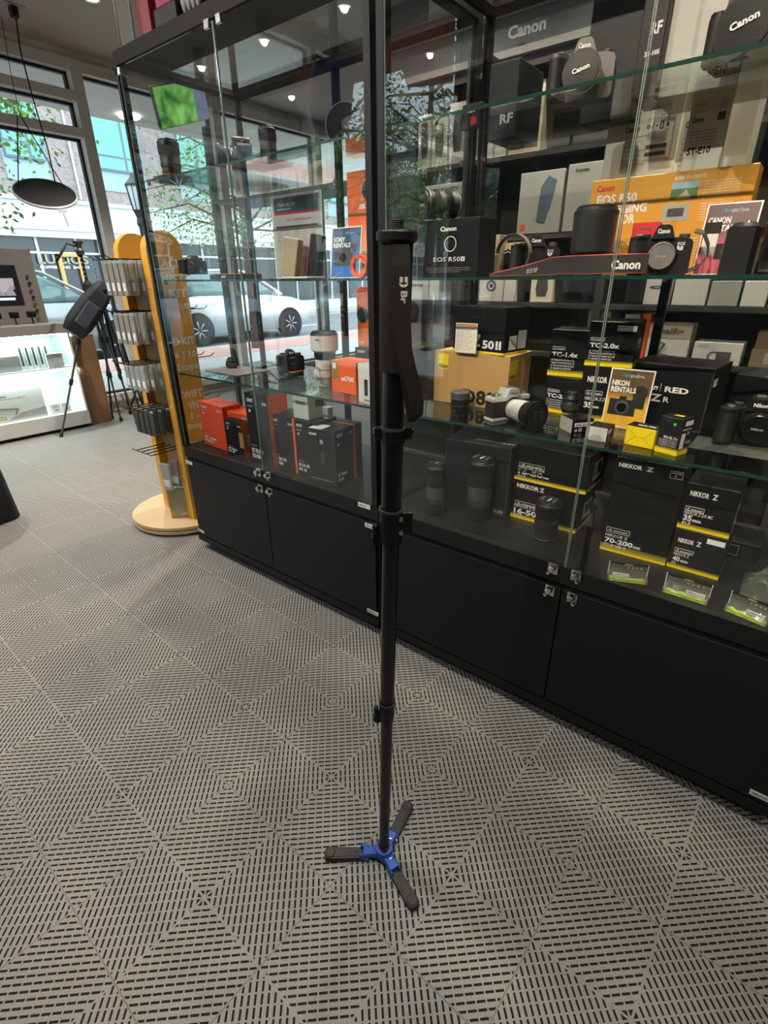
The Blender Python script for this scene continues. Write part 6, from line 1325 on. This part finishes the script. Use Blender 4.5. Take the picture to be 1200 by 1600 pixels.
bgrow(1.17, [(1.95, .11, .12, CARD, 'u'), (1.83, .13, .11, CARD, 'lens'), (1.69, .06, .13, CARD, ''), (1.44, .05, .13, PW, 'cam'), (1.385, .13, .13, PW, 'ring'), (1.25, .06, .13, PW, ''), (1.11, .11, .13, WC, 'cam')], lambda k, t: '%s white carton from the left just under the middle glass shelf line' % ordn[k], 'white cartons just under the middle shelf line')
bgrow(1.17, [(.60, .10, .10, PW, 'o'), (.49, .12, .10, CARD, ''), (.36, .10, .09, CARDG, ''), (.25, .08, .09, CARD, ''), (.16, .07, .10, CARD, 'usb'), (.08, .09, .10, CARD, ''), (-.03, .12, .12, CARD, ''), (-.2, .12, .1, CARDG, '')], lambda k, t: '%s low carton from the left behind the red strap and camera' % ordn[k], 'low cartons behind the middle right shelf')
bgrow(.95, [(.93, .12, .10, CARD, 'wodcr'), (.66, .06, .18, CARD, ''), (.59, .035, .185, ORG, '')], lambda k, t: ('white carton with red lettering left on the low back shelf', 'white carton beside the orange one on the low back shelf', 'thin orange carton on the low back shelf')[k], 'mixed cartons on the low back shelf')
p = Prod(.16, .12, .15, CARD); p.rF(0, 1, .6, 1, mat('kraft_band', (.45, .36, .24), .5)); p.F('SmallRig', .2, .72, .16, GRAYD, .62); p.mb.tube([(.05, -.002, .075), (.07, -.002, .07), (.05, -.002, .03), (.09, -.002, .022), (.12, -.002, .02)], .003, GRAYD, 6); tag(p.mb.build('carton', loc=(2.51, .55, .95), rz=RZ), 'white and tan SmallRig carton with cable picture', 'box')
p = Prod(.17, .12, .085, CARD); p.F('NOKLIT', .1, .75, .12, GREYT, .2); p.mb.lathe([(.015, .001), (.021, .001)], GRAYD, 20, '-Y', (.075, 0, .03), cap=False); p.rF(.5, .8, .2, .6, GRAYD); tag(p.mb.build('carton', loc=(2.51, .37, .95), rz=RZ), 'low white carton with round lamp picture right of the SmallRig carton', 'box')
for k, (y, z, w_, h) in enumerate(((.17, .95, .15, .07), (.165, 1.021, .14, .06), (.0, .95, .14, .12), (.82, .95, .10, .2))):
    p = Prod(w_, .12, h, mat('brown_card', (.22, .16, .10), .55)); p.rF(.3, .45, .2, .8, CARDG); tag(p.mb.build('carton', loc=(2.52, y, z), rz=RZ), ('lower brown carton of the pair right of the lamp carton', 'upper brown carton of the pair right of the lamp carton', 'brown carton at the right end of the low back shelf', 'tall brown carton behind the teleconverter cartons')[k], 'box')
# pale phone mount box and hang box seen above the big hooded lens
p = Prod(.20, .05, .24, CARDG); p.mb.prism([(.09, .05), (.13, .04), (.15, .10), (.17, .20), (.13, .22), (.10, .18)], -.001, -.0002, mat('print_blue', (.08, .12, .15), .4), 'XZ'); p.rF(.08, .2, .06, .16, ORG); tag(p.mb.build('carton', loc=(2.50, 1.20, 1.46), rz=RZ), 'pale grey carton with upright microphone picture above the hooded lens', 'box')
p = Prod(.20, .05, .25, CARDG); p.F('insta', .15, .88, .05, GRAYD, .3); tag(p.mb.build('carton', loc=(2.50, .985, 1.46), rz=RZ), 'plain pale grey carton behind the top of the hooded lens', 'box')
# antigravity board standing on the back shelf
p = Prod(.22, .03, .24, mat('board_pale', (.42, .46, .45), .5)); p.F('ANTIGRAVITY', .05, .86, .07, GRAYD, .85); tag(p.mb.build('carton', loc=(2.50, 1.72, 1.46), rz=RZ), 'pale board with ANTIGRAVITY lettering on the back shelf', 'box')

# green screen monitor behind the left showcase, tilted
t = thing('television', 'tilted screen showing green foliage behind the left showcase', 'screen', tuple(on(285, 162, 1, 4.3)), rot=(math.radians(15), math.radians(-18), 0))
m = MB(); m.box(-.24, .24, 0, .04, -.13, .13, BLK, .004); m.build('cabinet', t)
q = MB(); q.M = Matrix.Rotation(-math.radians(15), 4, 'X'); q.cyl((0, .06, .0), (0, .06, 1.0), .015, .015, BLKM, 12); q.box(-.05, .05, .03, .07, -.05, .05, BLKM); q.build('ceiling_mount', t)
GS = bpy.data.materials.new('foliage_picture'); GS.use_nodes = True; nt = GS.node_tree; b = nt.nodes['Principled BSDF']; n_1 = nt.nodes.new('ShaderNodeTexNoise'); n_1.inputs['Scale'].default_value = 9; cr = nt.nodes.new('ShaderNodeValToRGB'); tc = nt.nodes.new('ShaderNodeTexCoord')
nt.links.new(tc.outputs['Object'], n_1.inputs['Vector']); nt.links.new(n_1.outputs['Fac'], cr.inputs[0]); cr.color_ramp.elements[0].color = (.01, .10, .01, 1); cr.color_ramp.elements[0].position = .35; cr.color_ramp.elements[1].color = (.22, .55, .12, 1); cr.color_ramp.elements[1].position = .65
nt.links.new(cr.outputs[0], b.inputs['Emission Color']); b.inputs['Emission Strength'].default_value = .8; b.inputs['Base Color'].default_value = (.01, .03, .01, 1)
m = MB(); m.box(-.235, .235, -.002, 0, -.125, .125, GS); m.box(.12, .235, -.003, -.002, -.125, .125, mat('screen_lilac', (.16, .2, .32), .4, emit=.6)); m.build('screen', t)

# goods on top of the left showcase
ZH = ZT + .043
def topbox(name, label, cat, x, y, w_, d, h, mt, extra=None):
    p = Prod(w_, d, h, mt)
    if extra: extra(p)
    p.put(name, label, cat, (x, y, ZH), RZ)
t = thing('plastic_case', 'clear plastic case with silver rim on top of the left showcase', 'case', (1.29, 2.245, ZH), RZ)
m = MB(); m.box(0, .098, 0, .13, .002, .34, PLA, .004); m.build('shell', t); m = MB()
for x in (0, .098): m.tube([(x, 0, .002), (x, 0, .34)], .003, STEEL, 6)
m.tube([(0, 0, .002), (.098, 0, .002)], .003, STEEL, 6); m.build('rim', t)
topbox('red_carton', 'dark red carton beside the clear case on top of the left showcase', 'box', 1.31, 2.14, .075, .13, .33, REDD)
topbox('black_carton', 'tall black carton on top of the left showcase', 'box', 1.345, 2.060, .42, .11, .36, BOXK)
topbox('black_box', 'low black box in front of the tall black carton on top of the showcase', 'box', 1.285, 2.0, .13, .05, .062, BOXK)
p = Prod(.10, .045, .2, REDD); p.put('red_box', 'red box standing on the low black box on top of the showcase', 'box', (1.287, 1.985, ZH + .063), RZ)
t = thing('glove_bundle', 'bundle of pale packed glove fingers on top of the showcase', 'packet', (1.305, 1.80, ZH), RZ); GL = mat('pale_fabric', (.30, .28, .28), .8)
for k in range(4):
    m = MB(); m.tube([(-.045 + .024 * k, 0, .012 - .002 * k), (-.05 + .026 * k, 0, .05), (-.045 + .03 * k, .01, .13)], [.004, .012, .014], GL, 10); m.build('finger', t)
topbox('orange_packet', 'small coral packet at the right of the glove bundle', 'packet', 1.31, 1.735, .05, .03, .2, mat('coral', (.50, .10, .07), .5))
# hanging rolled banner seen between the ceiling and the showcase
